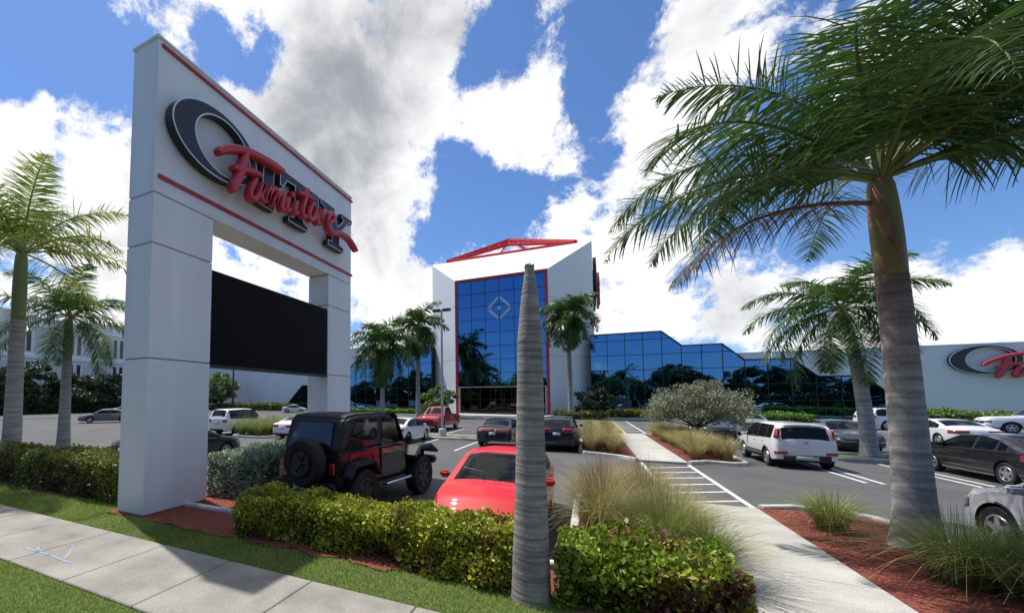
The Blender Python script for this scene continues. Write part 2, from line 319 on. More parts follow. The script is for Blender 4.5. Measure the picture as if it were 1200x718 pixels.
for x in (-27.1, -24.4, -13.7, -11.1, -8.4, -5.85, -3.3): line((x, 19.2), (x, 24.2))
for x in (7.3, 7.68, 9.85, 10.25, 12.7, 13.1, 15.6, 16): line((x, 17.4), (x, 22.6))
for x in (-14.8, -12.2, -9.6, -6.3, -3.4): line((x, 6.8), (x, 11.6))
for x in (9.4, 12.2, 15, 17.8): line((x, 26.3), (x, 36.5))
for x in (-14, -12.2, -9.3): line((x, 28.3), (x, 33.5))
for x in range(8, 50, 3): line((x, 44), (x, 49))
o = pm.build('road_markings', M_['paint']); tag(o, kind='structure')
# blue utility survey marks sprayed on the sidewalk
um = MB(); Z = .0745; pm2 = pm
def uline(pts, wd):
    for (a, b) in zip(pts[:-1], pts[1:]):
        a = Vector((*a, Z)); b = Vector((*b, Z)); d = (b-a).normalized(); n = Vector((-d.y, d.x, 0))*wd/2
        um.poly([a-n-d*wd*.3, b-n+d*wd*.3, b+n+d*wd*.3, a+n-d*wd*.3]); 
uline([(-8.3, 3.45), (-7.6, 3.47), (-6.95, 3.44)], .035); uline([(-8.15, 3.56), (-7.9, 3.47)], .03); uline([(-7.75, 3.86), (-7.66, 3.84), (-7.2, 3.5)], .03)
o = um.build('painted_survey_mark', mat('blue_marking_paint', (.16, .24, .42), .8, col2=(.36, .38, .40), scale=9)); tag(o, kind='structure')

# kerbs and planting beds
def kerb(name, pts, wd=.15, h=.14, closed=False):
    pts = [Vector((x, y, 0)) for x, y in pts]; n = len(pts); b = MB(); vs = []
    for i, p in enumerate(pts):
        a = pts[i-1] if (closed or i) else p; c = pts[(i+1) % n] if (closed or i < n-1) else p
        d = (c-a).normalized(); nn = Vector((-d.y, d.x, 0))
        for off, z in ((-wd/2, -.02), (-wd/2, h-.025), (-wd/2+.02, h), (wd/2-.02, h), (wd/2, h-.02), (wd/2, -.02)): vs.append(p+nn*off+Vector((0, 0, z)))
    fs = []
    for i in range(n if closed else n-1):
        j = (i+1) % n
        for k in range(5): fs.append([i*6+k, i*6+k+1, j*6+k+1, j*6+k])
    if not closed: fs += [[0, 1, 2, 3, 4, 5], [(n-1)*6+k for k in range(5, -1, -1)]]
    b.add(vs, fs); o = b.build(name, M_['kerb']); tag(o, kind='structure'); return o
def rounded(x0, x1, y0, y1, r, n=6):
    P = []
    for cx, cy, a0 in ((x1-r, y0+r, -90), (x1-r, y1-r, 0), (x0+r, y1-r, 90), (x0+r, y0+r, 180)):
        for k in range(n+1): a = R(a0+90*k/n); P.append((cx+r*math.cos(a), cy+r*math.sin(a)))
    return P
kerb('kerb', [(-50, 6.45), (-.75, 6.45), (-.42, 6.6), (-.3, 7.0), (-.3, 10.8), (-.27, 11.4), (.0, 11.85), (.6, 12.0), (1.6, 12.0)])
kerb('kerb', [(3.36, 12.0), (4.0, 12.35), (4.7, 12.3), (5.1, 11.9), (5.3, 11.2), (5.35, 7.2), (5.6, 6.6), (6.2, 6.45), (60, 6.45)])
i1 = [(1.66, 19.2), (1.1, 20.0), (.4, 20.4), (-.2, 20.7), (-.42, 21.2), (-.42, 31.5), (-.1, 32.6), (.6, 33.0), (1.66, 33.0)]
i2 = [(3.36, 19.2), (4.0, 19.75), (4.8, 19.55), (5.2, 19.85), (5.3, 20.6), (5.3, 31.5), (5.0, 32.6), (3.36, 33.0)]
kerb('kerb', i1); kerb('kerb', i2)
i3 = rounded(8.3, 22, 23.2, 25.4, .8); kerb('kerb', i3, closed=True)
i4 = rounded(-21.4, -18.3, 19.6, 24.6, .9); kerb('kerb', i4, closed=True)
i5 = rounded(-10.6, -5.6, 24.3, 26.2, .9); kerb('kerb', i5, closed=True)
kerb('kerb', [(-60, 58.0), (60, 58.0)]); kerb('kerb', [(-63.9, 18), (-61.9, 18), (-61.9, 30)])
kerb('kerb', [(-88.2, 4), (-88.2, 120)])
def bedsheet(name, polys, z, m): o = sheet(name, polys, z, m); return o
def ragged(x0, x1, y0, y1, a=.10, step=.22, seed=1):
    r = random.Random(seed); P = []; n = int((x1-x0)/step); P += [(x0+(x1-x0)*i/n, y0+r.uniform(-a, a)+a*.8*math.sin(i*.7+seed)) for i in range(n+1)]
    P += [(x1, y1), (x0, y1)]; return P
bedsheet('mulch_bed', [rect(-.22, 1.62, 5.2, 11.9), rect(3.3, 5.25, 4.75, 12.1), i1, i2, ragged(-9.4, -6.3, 5.33, 6.37, .04, .12, 3), ragged(-6.3, -2.6, 5.36, 6.37, .06, .12, 4), ragged(-2.6, -.3, 5.45, 6.37, .06, .2, 5), rect(-8.9, -6.6, 6.54, 12.6)], .07, M_['mulch'])
bedsheet('grass_island', [i3, i4, i5, rect(-60, 60, 58.05, 66), rect(-64, -62, 18, 30)], .1, M_['grassland'])
slab('entrance_path', [rect(-20.5, -4.2, 58.3, 66)], -.02, .13, M_['conc2'])
sheet('grass_verge', [(-120, -88.3, -20, 140)], .06, M_['grassland'])

# ================================================================== VEGETATION HELPERS
rng = np.random.default_rng(7)
def leafcards(P, size, seed, updir=0.3, asp=.55, out=None):
    """rhombus leaves at points P, random directions"""
    r = np.random.default_rng(seed); n = len(P); P = np.asarray(P, float)
    d = r.normal(size=(n, 3)); d /= np.linalg.norm(d, axis=1)[:, None]
    if out is not None: d = d*.8+out
    d[:, 2] += updir; d /= np.linalg.norm(d, axis=1)[:, None]
    q = r.normal(size=(n, 3)); s = np.cross(d, q); s /= np.linalg.norm(s, axis=1)[:, None]; up = np.cross(s, d)
    L = size*(.6+.8*r.random(n))[:, None]; W = L*asp
    a = P-d*L*.5; b = P+s*W*.5+up*W*.12; c = P+d*L*.5; e = P-s*W*.5+up*W*.12
    V = np.stack([a, b, c, e], 1).reshape(-1, 3); Fq = np.arange(4*n).reshape(-1, 4)
    return V, Fq
def leafmat(name, c1, c2, island=.45, trans=.3, scale=1.5, rough=.45, c3=None, s3=1.2, thr=.62):
    m = mat(name, c1, rough, col2=c2, scale=scale, island=island, trans=trans)
    if c3:
        t = m.node_tree; tc = t.nodes.new('ShaderNodeTexCoord'); sp = t.nodes.new('ShaderNodeSeparateXYZ'); t.links.new(tc.outputs['Object'], sp.inputs[0])
        n = t.nodes.new('ShaderNodeTexNoise'); n.inputs['Scale'].default_value = s3; t.links.new(tc.outputs['Object'], n.inputs['Vector'])
        g = t.nodes.new('ShaderNodeNewGeometry'); ad = t.nodes.new('ShaderNodeMath'); ad.operation = 'MULTIPLY_ADD'; t.links.new(g.outputs['Random Per Island'], ad.inputs[0]); ad.inputs[1].default_value = .25; t.links.new(n.outputs[0], ad.inputs[2])
        mr = t.nodes.new('ShaderNodeMapRange'); t.links.new(ad.outputs[0], mr.inputs[0]); mr.inputs[1].default_value = thr; mr.inputs[2].default_value = thr+.1
        mx = t.nodes.new('ShaderNodeMix'); mx.data_type = 'RGBA'; t.links.new(mr.outputs[0], mx.inputs[0])
        hs = [q for q in t.nodes if q.type == 'HUE_SAT'][0]; old = hs.inputs['Color'].links[0].from_socket
        t.links.new(old, mx.inputs[6]); mx.inputs[7].default_value = (*c3, 1); t.links.new(mx.outputs[2], hs.inputs['Color'])
    return m
LM = dict(
 ficus=leafmat('hedge_leaf_yellow_green', (.24, .30, .025), (.50, .50, .05), c3=(.20, .09, .04), s3=2.2, thr=.74),
 coco=leafmat('hedge_leaf_green', (.15, .24, .02), (.38, .44, .035), c3=(.17, .065, .04), s3=1.1, thr=.66),
 dark=leafmat('hedge_leaf_dark', (.12, .17, .03), (.28, .30, .055), c3=(.13, .07, .045), s3=1.2, thr=.66),
 silver=leafmat('hedge_leaf_silver', (.19, .26, .165), (.36, .43, .30), island=.35, trans=.2, rough=.6),
 olive=leafmat('silver_tree_leaf', (.19, .20, .12), (.29, .30, .19), island=.22, trans=.2, rough=.6),
 far=leafmat('far_hedge_leaf', (.10, .20, .03), (.20, .32, .05), island=.4, scale=.8),
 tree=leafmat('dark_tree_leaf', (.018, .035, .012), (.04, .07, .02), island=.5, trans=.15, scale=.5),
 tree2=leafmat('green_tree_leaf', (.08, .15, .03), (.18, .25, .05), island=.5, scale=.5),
 palm=leafmat('palm_leaflet', (.04, .10, .02), (.09, .17, .035), island=.4, trans=.25, scale=.8, rough=.35),
 palmy=leafmat('palm_leaflet_yellowish', (.13, .21, .035), (.33, .36, .07), island=.4, trans=.35, scale=.5, rough=.4),
 palmd=leafmat('dry_palm_leaflet', (.12, .085, .05), (.24, .19, .12), island=.4, trans=.15, scale=2, rough=.8),
 fount=leafmat('fountain_grass_blade', (.28, .27, .08), (.50, .40, .20), island=.45, trans=.3, scale=1.5, rough=.6),
 fountg=leafmat('green_grass_blade', (.15, .22, .045), (.36, .38, .11), island=.45, trans=.3, scale=1.5, rough=.6),
 plume=leafmat('seed_plume', (.30, .17, .12), (.42, .30, .20), island=.4, trans=.4, scale=3, rough=.8),
 core=mat('hedge_inner_core', (.02, .03, .012), .95, var=.4, scale=5),
 shaft=mat('crownshaft_green', (.10, .13, .03), .5, col2=(.19, .20, .05), scale=1.4, stretch=(2, 2, .5)),
 shaftb=mat('crownshaft_mottled', (.17, .20, .035), .5, col2=(.22, .10, .05), scale=2.2, stretch=(1.5, 1.5, .6)),
)
def hedge(name, label, x0, x1, y0, y1, h, lm, dens, lsize, seed, cat='hedge', group=None, rz=0, z0=.05, rough=.09):
    cx, cy = (x0+x1)/2, (y0+y1)/2; hx, hy = (x1-x0)/2, (y1-y0)/2
    t = thing(name, label, cat, (cx, cy, 0), rz, group); r = np.random.default_rng(seed)
    def bump(p, a): return a*(noise.noise(Vector(p)*1.1+Vector((seed, 0, 0)))+.6*noise.noise(Vector(p)*2.6+Vector((0, seed, 0))))
    A = [2*hx*h, 2*hx*h, 2*hy*h, 2*hy*h, 4*hx*hy]; n = int(sum(A)*dens); f = r.choice(5, n, p=np.array(A)/sum(A)); P = []; O = []
    for k in f:
        u, v = r.uniform(-1, 1), r.uniform(0, 1)
        if k == 0: p, o = (u*hx, -hy, z0+v*(h-z0)), (0, -1, .2)
        elif k == 1: p, o = (u*hx, hy, z0+v*(h-z0)), (0, 1, .2)
        elif k == 2: p, o = (-hx, u*hy, z0+v*(h-z0)), (-1, 0, .2)
        elif k == 3: p, o = (hx, u*hy, z0+v*(h-z0)), (1, 0, .2)
        else: p, o = (u*hx, (v*2-1)*hy, h), (0, 0, 1)
        p = Vector(p); o = Vector(o)
        # round the edges
        q = Vector((p.x/hx, p.y/hy, (p.z/h)*2-1)); m = max(abs(q.x), abs(q.y)) if k == 4 else max(0, q.z)
        if m > .75: s = (m-.75)/.25; p = Vector((p.x, p.y, p.z)) - (Vector((0, 0, 1)) if k == 4 else o)*.12*s*s*min(1, h)
        b = bump(p, rough*2)+r.normal()*.03-abs(r.normal())*.07
        P.append(p+o*b); O.append(o)
    V, Fq = leafcards(P, lsize, seed, .25, .6, np.array(O)*.5); npobj('foliage', V, Fq, lm, t)
    # solid core in dark leaf colour, added to block see-through
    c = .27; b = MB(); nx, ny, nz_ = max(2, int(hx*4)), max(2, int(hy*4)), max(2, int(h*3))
    b.box(-hx+c, hx-c, -hy+c, hy-c, .0, h-c*1.1); b.build('inner_core', LM['core'], t, bevel=.08, seg=2)
    return t
def blades(P, L, W, lean, seed, k=4, az=None):
    """curved strips rising from P (n,3)"""
    r = np.random.default_rng(seed); n = len(P); az = r.uniform(0, 2*np.pi, n) if az is None else az
    d = np.stack([np.cos(az), np.sin(az), np.zeros(n)], 1); s = np.stack([-np.sin(az), np.cos(az), np.zeros(n)], 1)
    V = []
    for i in range(k+1):
        t = i/k; h = L*(t-lean*.55*t**2.6); o = L*lean*(.35*t+.65*t**2)
        w_ = W*(1-t*.85)
        c = P+d*o[:, None]+np.array([0, 0, 1])*h[:, None]
        V += [c-s*w_[:, None]/2, c+s*w_[:, None]/2]
    V = np.stack(V, 1).reshape(-1, 3); b = (np.arange(n)*(2*k+2))[:, None, None]
    f = np.array([[2*i, 2*i+1, 2*i+3, 2*i+2] for i in range(k)])[None]
    return V, (b+f).reshape(-1, 4)
def clump(label, x, y, h, rad, n, seed, lm='fountg', plume=0, group=None, spread=1.0, name='grass_clump', wd=.008, z=.08):
    t = thing(name, label, 'ornamental grass', (x, y, z), 0, group); r = np.random.default_rng(seed)
    a = r.uniform(0, 2*np.pi, n); q = rad*.35*np.sqrt(r.random(n)); P = np.stack([q*np.cos(a), q*np.sin(a), np.zeros(n)], 1)
    lean = np.clip(r.normal(.55, .28, n), .05, 1.15)*spread; L = h*(.75+.5*r.random(n))*(1+.25*lean)
    V, Fq = blades(P, L, np.full(n, wd), lean, seed, 5, a+r.normal(size=n)*.5); npobj('blades', V, Fq, LM[lm], t)
    if plume:
        P2 = P[:plume]; V, Fq = blades(P2, h*(1.0+.35*r.random(plume)), np.full(plume, .007), np.clip(r.normal(.3, .2, plume), 0, .8), seed+1, 5, a[:plume]); npobj('seed_heads', V, Fq, LM['plume'], t)
    return t
def frond_mesh(L, nl, ll, wd, e0, droop, seed, plum=.35, az=0., base=(0, 0, 0), seg=3, side=0., grav=.3):
    """one pinnate frond: returns (rachis points, leaflet verts, faces)"""
    r = np.random.default_rng(seed); K = 24; p = np.array(base, float); pts = [p.copy()]; ds = []
    A = az
    for i in range(K):
        t = (i+.5)/K; e = e0-droop*(t**1.35); A = az+side*t
        d = np.array([math.cos(e)*math.cos(A), math.cos(e)*math.sin(A), math.sin(e)]); p = p+d*L/K; pts.append(p.copy()); ds.append(d)
    pts = np.array(pts); ds = np.array(ds+[ds[-1]]); V = []; 
    for i in range(nl):
        t = .12+.88*(i+r.random()*.6)/nl; f = min(t*K, K-1e-3); k = int(f); pos = pts[k]*(1-(f-k))+pts[k+1]*(f-k); d = ds[k]
        sd_ = np.cross(d, [0, 0, 1.]); sd_ /= np.linalg.norm(sd_)+1e-6; up = np.cross(sd_, d)
        le = ll*(math.sin(math.pi*min(1, (t*.9+.12)))**.6)*(.85+.3*r.random())
        for sg in (-1, 1):
            fw = .35+.55*t; lift = r.normal(0, plum)+.12
            v = sd_*sg+d*fw+up*lift; v /= np.linalg.norm(v); q = pos.copy(); w_ = wd*(.8+.4*r.random())
            cr = np.cross(v, up); cr = d*.9+up*.3; cr /= np.linalg.norm(cr)
            for j in range(seg+1):
                u = j/seg; ww = w_*(1-.85*u**2)*(.55+.45*min(1, u*3))
                V += [q-cr*ww/2, q+cr*ww/2]
                v = v+np.array([0, 0, -1.])*(grav*(1+u*1.2)*.5*(3/seg)); v /= np.linalg.norm(v); q = q+v*le/seg
    V = np.array(V); m = nl*2; b = (np.arange(m)*(2*seg+2))[:, None, None]
    f = np.array([[2*i, 2*i+1, 2*i+3, 2*i+2] for i in range(seg)])[None]
    return pts, V, (b+f).reshape(-1, 4)
def palm(label, x, y, th, rb, rt, sh, L, nf, seed, leaf='palm', nl=60, ll=.7, wd=.045, group=None, lean=(0, 0), fronds=None, dead=None, tm='trunk', cat='palm tree', name='palm_tree', droopk=1.0, seg=3, swell=1.25, emin=-25, emax=80, plum=.35, z0=.03, shm='shaft', grav=.3):
    """th trunk height, sh crownshaft height"""
    t = thing(name, label, cat, (x, y, z0), 0, group); r = random.Random(seed)
    def cx(z): q = z/(th+sh); return lean[0]*q*q, lean[1]*q*q
    vs = []; fs = []; n = 28; K = max(30, int(th/.055)) if th < 6 else int(th/.12)
    def rings(z0_, z1_, K, rf):
        b = MB()
        for i in range(K+1):
            z = z0_+(z1_-z0_)*i/K; rr = rf(min(1., max(0., (z-z0_)/(z1_-z0_))), i); ox, oy = cx(z)
            b.v += [(ox+rr*math.cos(2*math.pi*k/n), oy+rr*math.sin(2*math.pi*k/n), z) for k in range(n)]
        b.f = [[i*n+k, i*n+(k+1) % n, (i+1)*n+(k+1) % n, (i+1)*n+k] for i in range(K) for k in range(n)]+[list(range(n))[::-1], [K*n+k for k in range(n)]]
        return b
    rings(-.05, th, K, lambda u, i: (rt+(rb-rt)*(1-u)**1.3+rb*(swell-1)*math.exp(-u*th/.32))*(1+.010*math.sin(i*2.4)+r.uniform(-.008, .008))).build('trunk', M_[tm], t, smooth=True)
    rings(th-.01, th+sh, 14, lambda u, i: rt*(1.03*(1-u)**.5*.35+.62+.12*math.sin(u*3.1))*(1 if u < .8 else 1-.6*(u-.8)/.2*.8)).build('crownshaft', LM[shm], t, smooth=True)
    ox, oy = cx(th+sh*.9); base = np.array((ox, oy, th+sh*.86)); VV = []; FF = []; off = 0; rb_ = MB()
    if fronds is None:
        fronds = []
        for i in range(nf):
            a = i*2.399963+r.uniform(-.25, .25); u = i/(nf-1); e = R(emax+(emin-emax)*u**.8+r.uniform(-8, 8))
            fronds.append((a, e, R(75+30*(1-u)+r.uniform(-12, 12))*droopk, L*(.82+.25*r.random())*(1-.12*(1-u))))
    for i, (a, e, dr, l) in enumerate(fronds):
        b0 = base+np.array((math.cos(a), math.sin(a), 0))*rt*.4
        pts, V, Fq = frond_mesh(l, nl, ll, wd, e, dr, seed*100+i, plum, a, b0, seg, r.uniform(-.3, .3), grav)
        VV.append(V); FF.append(Fq+off); off += len(V)
        rb_.tube(pts[::2], [max(.006, .035*(1-k/12.5))*L/4.0 for k in range(len(pts[::2]))], 5)
    cr = npobj('crown', np.concatenate(VV), np.concatenate(FF), LM[leaf], t)
    rb_.build('frond_stems', LM['shaft'], t)
    for i, (a, e, dr, l) in enumerate(dead or []):
        b0 = base+np.array((math.cos(a)*rt*.8, math.sin(a)*rt*.8, -sh*.22))
        pts, V, Fq = frond_mesh(l, nl, ll*.8, wd*.6, e, dr, seed*100+77+i, .5, a, b0, seg, 0, .6)
        d = npobj('dead_frond', V, Fq, LM['palmd'], t); d['label'] = 'brown dried frond hanging under the crown'
        MB().tube(pts[::2], [max(.006, .045*(1-k/12.5)) for k in range(len(pts[::2]))], 5).build('stem', mat('dry_stem', (.19, .09, .05), .7), d)
    return t
def tree(name, label, x, y, h, cr, ch, lm, n, ls, seed, trunk_r=.12, cat='tree', group=None, flat=1.0, nb=9, z0=.03, gaps=.5):
    """broadleaf tree: trunk, limbs, and clumps of leaves on the limbs' ends"""
    t = thing(name, label, cat, (x, y, z0), 0, group); r = np.random.default_rng(seed); b = MB()
    zb = h-ch; b.tube([(0, 0, -.05), (.04*h*.2, 0, zb*.5), (0, .02*h, zb+ch*.25)], [trunk_r*1.3, trunk_r, trunk_r*.75], 8)
    P = []; cs = []
    for i in range(nb*4):
        a = r.uniform(0, 2*np.pi); q = cr*np.sqrt(r.random())*.92; zz_ = zb+ch*(.12+.78*r.random()*(1-.55*(q/cr)**2)); c = np.array((q*np.cos(a), q*np.sin(a), zz_)); cs.append(c)
        if i < nb*2: b.tube([(0, 0, zb*.9), tuple(c*np.array([.5, .5, 0])+np.array([0, 0, zb+(zz_-zb)*.35])), tuple(c)], [trunk_r*.45, trunk_r*.25, trunk_r*.08], 5)
    for c in cs:
        m = n//len(cs); s = cr*(.16+.2*r.random()); g = r.normal(size=(m, 3)); g /= np.linalg.norm(g, axis=1)[:, None]; g *= (r.random(m)**.4)[:, None]
        P.append(c+g*np.array([s, s, s*.62*flat]))
    P = np.concatenate(P); P = P[P[:, 2] > zb*.72]
    V, Fq = leafcards(P, ls, seed, .1, .5); npobj('crown', V, Fq, LM[lm], t); b.build('trunk', M_['bark'], t, smooth=True)
    return t

# ================================================================== PYLON SIGN
XF = -8.31; XB = -9.19
def ellipse(cy, cz, a, b, n=64): return [(cy+a*math.cos(2*math.pi*k/n), cz+b*math.sin(2*math.pi*k/n)) for k in range(n)]
def smooth(pts, k=6):
    out = []; P = [Vector(p) for p in pts]
    for i in range(len(P)-1):
        a = P[max(i-1, 0)]; b = P[i]; c = P[i+1]; d = P[min(i+2, len(P)-1)]
        for j in range(k):
            t = j/k; out.append(.5*((2*b)+(c-a)*t+(2*a-5*b+4*c-d)*t*t+(3*b-a-3*c+d)*t**3))
    return out+[P[-1]]
def inset(P, d):
    n = len(P); A = sum(P[i][0]*P[(i+1) % n][1]-P[(i+1) % n][0]*P[i][1] for i in range(n)); s = 1 if A > 0 else -1; out = []
    for i in range(n):
        a, b, c = Vector(P[i-1]), Vector(P[i]), Vector(P[(i+1) % n]); e1 = (b-a).normalized(); e2 = (c-b).normalized()
        n1 = Vector((-e1.y, e1.x))*s; n2 = Vector((-e2.y, e2.x))*s; m = (n1+n2); m = m/max(.25, m.length_squared)*2
        out.append(tuple(b+m*d))
    return out
def logo(parent, W, wd=1.0):
    """W(s, z, d): sign plane coordinates to the parent's space. Ring, three block letters, red script."""
    def extr(P, d0, d1): b = MB(); n = len(P); b.add([W(s, z, d0) for s, z in P]+[W(s, z, d1) for s, z in P], [list(range(n)), [n+i for i in range(n)][::-1]]+[[i, (i+1) % n, n+(i+1) % n, n+i] for i in range(n)]); return b
    def ringm(o, i, d0, d1):
        n = len(o); b = MB(); b.v = [W(s, z, d) for d in (d0, d1) for P in (o, i) for s, z in P]
        for k in range(n):
            j = (k+1) % n; b.f += [[k, j, n+j, n+k], [2*n+k, 2*n+j, 3*n+j, 3*n+k], [k, j, 2*n+j, 2*n+k], [n+k, n+j, 3*n+j, 3*n+k]]
        return b
    E1 = ellipse(6.86, 8.77, 1.27, .86); E2 = ellipse(7.02, 8.77, .83, .69)
    rg = ringm(E1, E2, .06, .30).build('ring_letter', M_['blk'], parent)
    ringm(ellipse(6.86, 8.77, 1.27, .86), ellipse(7.02, 8.77, .83, .69), .301, .308).build('outline', M_['outline'], rg)
    ringm(ellipse(6.86, 8.77, 1.235, .825), ellipse(7.02, 8.77, .865, .725), .309, .316).build('face', M_['navy'], rg)
    I = [(8.2, 7.9), (8.86, 7.9), (8.86, 8.08), (8.78, 8.12), (8.86, 9.12), (8.99, 9.16), (8.99, 9.34), (8.3, 9.34), (8.3, 9.16), (8.42, 9.12), (8.34, 8.12), (8.2, 8.08)]
    T = [(9.5, 7.9), (10.45, 7.9), (10.45, 8.07), (10.2, 8.12), (10.25, 9.12), (10.72, 9.1), (10.9, 8.85), (11.05, 8.85), (11.02, 9.36), (9.12, 9.36), (9.1, 8.85), (9.26, 8.85), (9.42, 9.1), (9.8, 9.12), (9.75, 8.12), (9.5, 8.07)]
    Y = [(11.6, 7.9), (12.6, 7.9), (12.6, 8.07), (12.32, 8.12), (12.34, 8.55), (12.95, 9.16), (13.2, 9.2), (13.2, 9.36), (12.5, 9.36), (12.5, 9.2), (12.62, 9.15), (12.22, 8.76), (11.9, 9.15), (12.02, 9.2), (12.02, 9.36), (11.15, 9.36), (11.15, 9.2), (11.34, 9.16), (11.88, 8.55), (11.86, 8.12), (11.6, 8.07)]
    for P in (I, T, Y):
        l = extr(P, .06, .28).build('block_letter', M_['blk'], parent)
        extr(P, .281, .288).build('outline', M_['outline'], l); extr(inset(P, .03), .289, .296).build('face', M_['navy'], l)
    S = [[(6.68, 8.42), (6.95, 8.66), (7.5, 8.93), (8.05, 9.06), (8.55, 9.12), (9.0, 9.13)], [(7.56, 8.9), (7.42, 8.4), (7.28, 8.0), (7.12, 7.68)], [(7.12, 8.28), (7.4, 8.38), (7.75, 8.5), (8.08, 8.54)],
         [(7.9, 8.36), (7.72, 7.98), (7.72, 7.78), (7.92, 7.84), (8.18, 8.34), (8.08, 7.95), (8.2, 7.88)], [(8.42, 8.4), (8.3, 7.92), (8.42, 8.22), (8.6, 8.42), (8.72, 8.36)],
         [(8.72, 8.38), (8.58, 7.94), (8.76, 8.3), (8.96, 8.42), (8.9, 8.0), (9.02, 7.98)], [(9.22, 8.44), (9.1, 8.06), (9.3, 8.1)],
         [(10.1, 9.12), (9.86, 8.4), (9.86, 8.16), (10.08, 8.22)], [(9.6, 8.78), (10.0, 8.86), (10.46, 8.92)], [(9.56, 8.46), (9.44, 8.1), (9.62, 8.14)],
         [(10.3, 8.74), (10.14, 8.3), (10.26, 8.18), (10.46, 8.34), (10.66, 8.74), (10.56, 8.26), (10.7, 8.24)], [(10.86, 8.76), (10.76, 8.26), (10.88, 8.55), (11.06, 8.78), (11.16, 8.7)],
         [(11.16, 8.46), (11.42, 8.6), (11.54, 8.76), (11.4, 8.86), (11.18, 8.6), (11.22, 8.3), (11.5, 8.22), (11.95, 8.36), (12.4, 8.4), (12.75, 8.3), (13.1, 8.1)]]
    wds = [.10, .115, .09]+[.075]*9+[.085]
    script = None
    for i, st in enumerate(S):
        pts = smooth([(a, b, 0) for a, b in st]); h = wds[i]*wd; b = MB(); vs = []; n = len(pts); d0 = .34+.006*i
        sec = [(-1, .0), (-1, .17), (-.6, .225), (.6, .225), (1, .17), (1, .0)]
        for k, p in enumerate(pts):
            tn = (pts[min(k+1, n-1)]-pts[max(k-1, 0)]).normalized(); nn = Vector((-tn.y, tn.x, 0))
            tp = h*(.55+.45*min(1, k/3, (n-1-k)/3))
            for (q, d) in sec: vs.append(W(p.x+nn.x*q*tp, p.y+nn.y*q*tp, d0+d))
        b.add(vs, [[k*6+j, k*6+(j+1) % 6, (k+1)*6+(j+1) % 6, (k+1)*6+j] for k in range(n-1) for j in range(6)]+[list(range(6)), [(n-1)*6+j for j in range(6)]])
        if script is None: script = MB()
        script.add(b.v, b.f)
    # i dot and mounting posts
    script.add(*(lambda b: (b.v, b.f))(extr([(9.30, 8.66), (9.46, 8.7), (9.48, 8.58), (9.32, 8.54)], .36, .56)))
    so_ = script.build('script_lettering', M_['scriptred'], parent)
t = thing('pylon_sign', 'tall white roadside pylon sign on two square legs with ring logo and red Furniture script', 'pylon sign', (-8.75, 9.5, 0))
ox, oy = -8.75, 9.5
def pb(name, boxes, m, bev=.012, parent=t):
    b = MB()
    for q in boxes: b.box(q[0]-ox, q[1]-ox, q[2]-oy, q[3]-oy, q[4], q[5])
    return b.build(name, m, parent, bevel=bev)
G = .018
for y0, y1 in ((5.42, 7.0), (12.06, 13.62)):
    pb('leg', [(XB, XF, y0, y1, .08, 3.35), (XB, XF, y0, y1, 3.35+G*1.6, 5.86), (XB, XF, y0, y1, 5.86+G*1.6, 6.98)], M_['white'])
    pb('joint', [(XB+.03, XF-.03, y0+.03, y1-.03, -.05, 7.02)], M_['joint'], 0)
pb('sign_cabinet', [(XB, XF, 5.42, 13.62, 7.01, 10.5)], M_['white'])
pb('cap', [(XB-.03, XF+.03, 5.39, 13.65, 10.502, 10.57)], M_['white'])
pb('red_stripe', [(XF+.002, XF+.05, 5.5, 13.66, 7.33, 7.42)], M_['red'], .008); pb('red_stripe', [(XF+.002, XF+.05, 5.5, 13.66, 10.33, 10.41)], M_['red'], .008)
pb('led_screen', [(-8.62, XF-.03, 7.003, 12.057, 3.36, 5.72)], M_['led'], .01)
pb('screen_rail', [(-8.64, XF+.0, 7.003, 12.057, 3.28, 3.355)], M_['blk'], .01)
pb('floodlight', [(XB-.09, XB-.002, 5.5, 5.62, 9.9, 10.02)], M_['white'], .01); pb('floodlight', [(XB-.09, XB-.002, 5.5, 5.62, 7.2, 7.3)], M_['white'], .01)
logo(t, lambda s, z, d: (XF+d-ox, s-oy, z))

# ================================================================== STORE
st = thing('furniture_store', 'white and blue glass furniture showroom with angular tower and red roof truss', 'store building', (-12.45, 66, 0))
sx, sy = -12.45, 66
def Ls(p): return (p[0]-sx, p[1]-sy, p[2])
def sp(name, polys, m, parent=st, bev=0, th=None):
    b = MB()
    for p in polys:
        if th: b.prism([Ls(q) for q in p], th)
        else: b.poly([Ls(q) for q in p])
    return b.build(name, m, parent, bevel=bev)
gl, gr = -19.75, -5.15; D = 6.2; TZ = 22.35; RZ = 27.8; yb = 66+D
# chamfered splayed sides, sloped top, and the tower's body behind
sp('splayed_wall', [[(gl, 66, 0), (gl-D, yb, 0), (gl-D, yb, RZ), (gl, 66, TZ)]], M_['wallw'], th=(.3, .3, 0))
sp('splayed_wall', [[(gr, 66, 0), (gr+D, yb, 0), (gr+D, yb, RZ), (gr, 66, TZ)]], M_['wallw'], th=(-.3, .3, 0))
sp('sloped_roof', [[(gl+.0, 65.97, TZ), (gr, 65.97, TZ), (gr+D, yb, RZ+.01), (gl-D, yb, RZ+.01)]], M_['roofw'], th=(0, .4, -.35))
for z in (9, 18):
    for (xa, xb_) in ((gl, gl-D), (gr, gr+D)):
        jm = MB(); a = Vector(Ls((xa, 66, z))); c = Vector(Ls((xb_, yb, z))); nrm_ = Vector((-.02 if xb_ < xa else .02, -.02, 0))*.3
        jm.poly([a+nrm_, c+nrm_, c+nrm_+Vector((0, 0, .05)), a+nrm_+Vector((0, 0, .05))]); jm.build('panel_joint', M_['joint'], st)
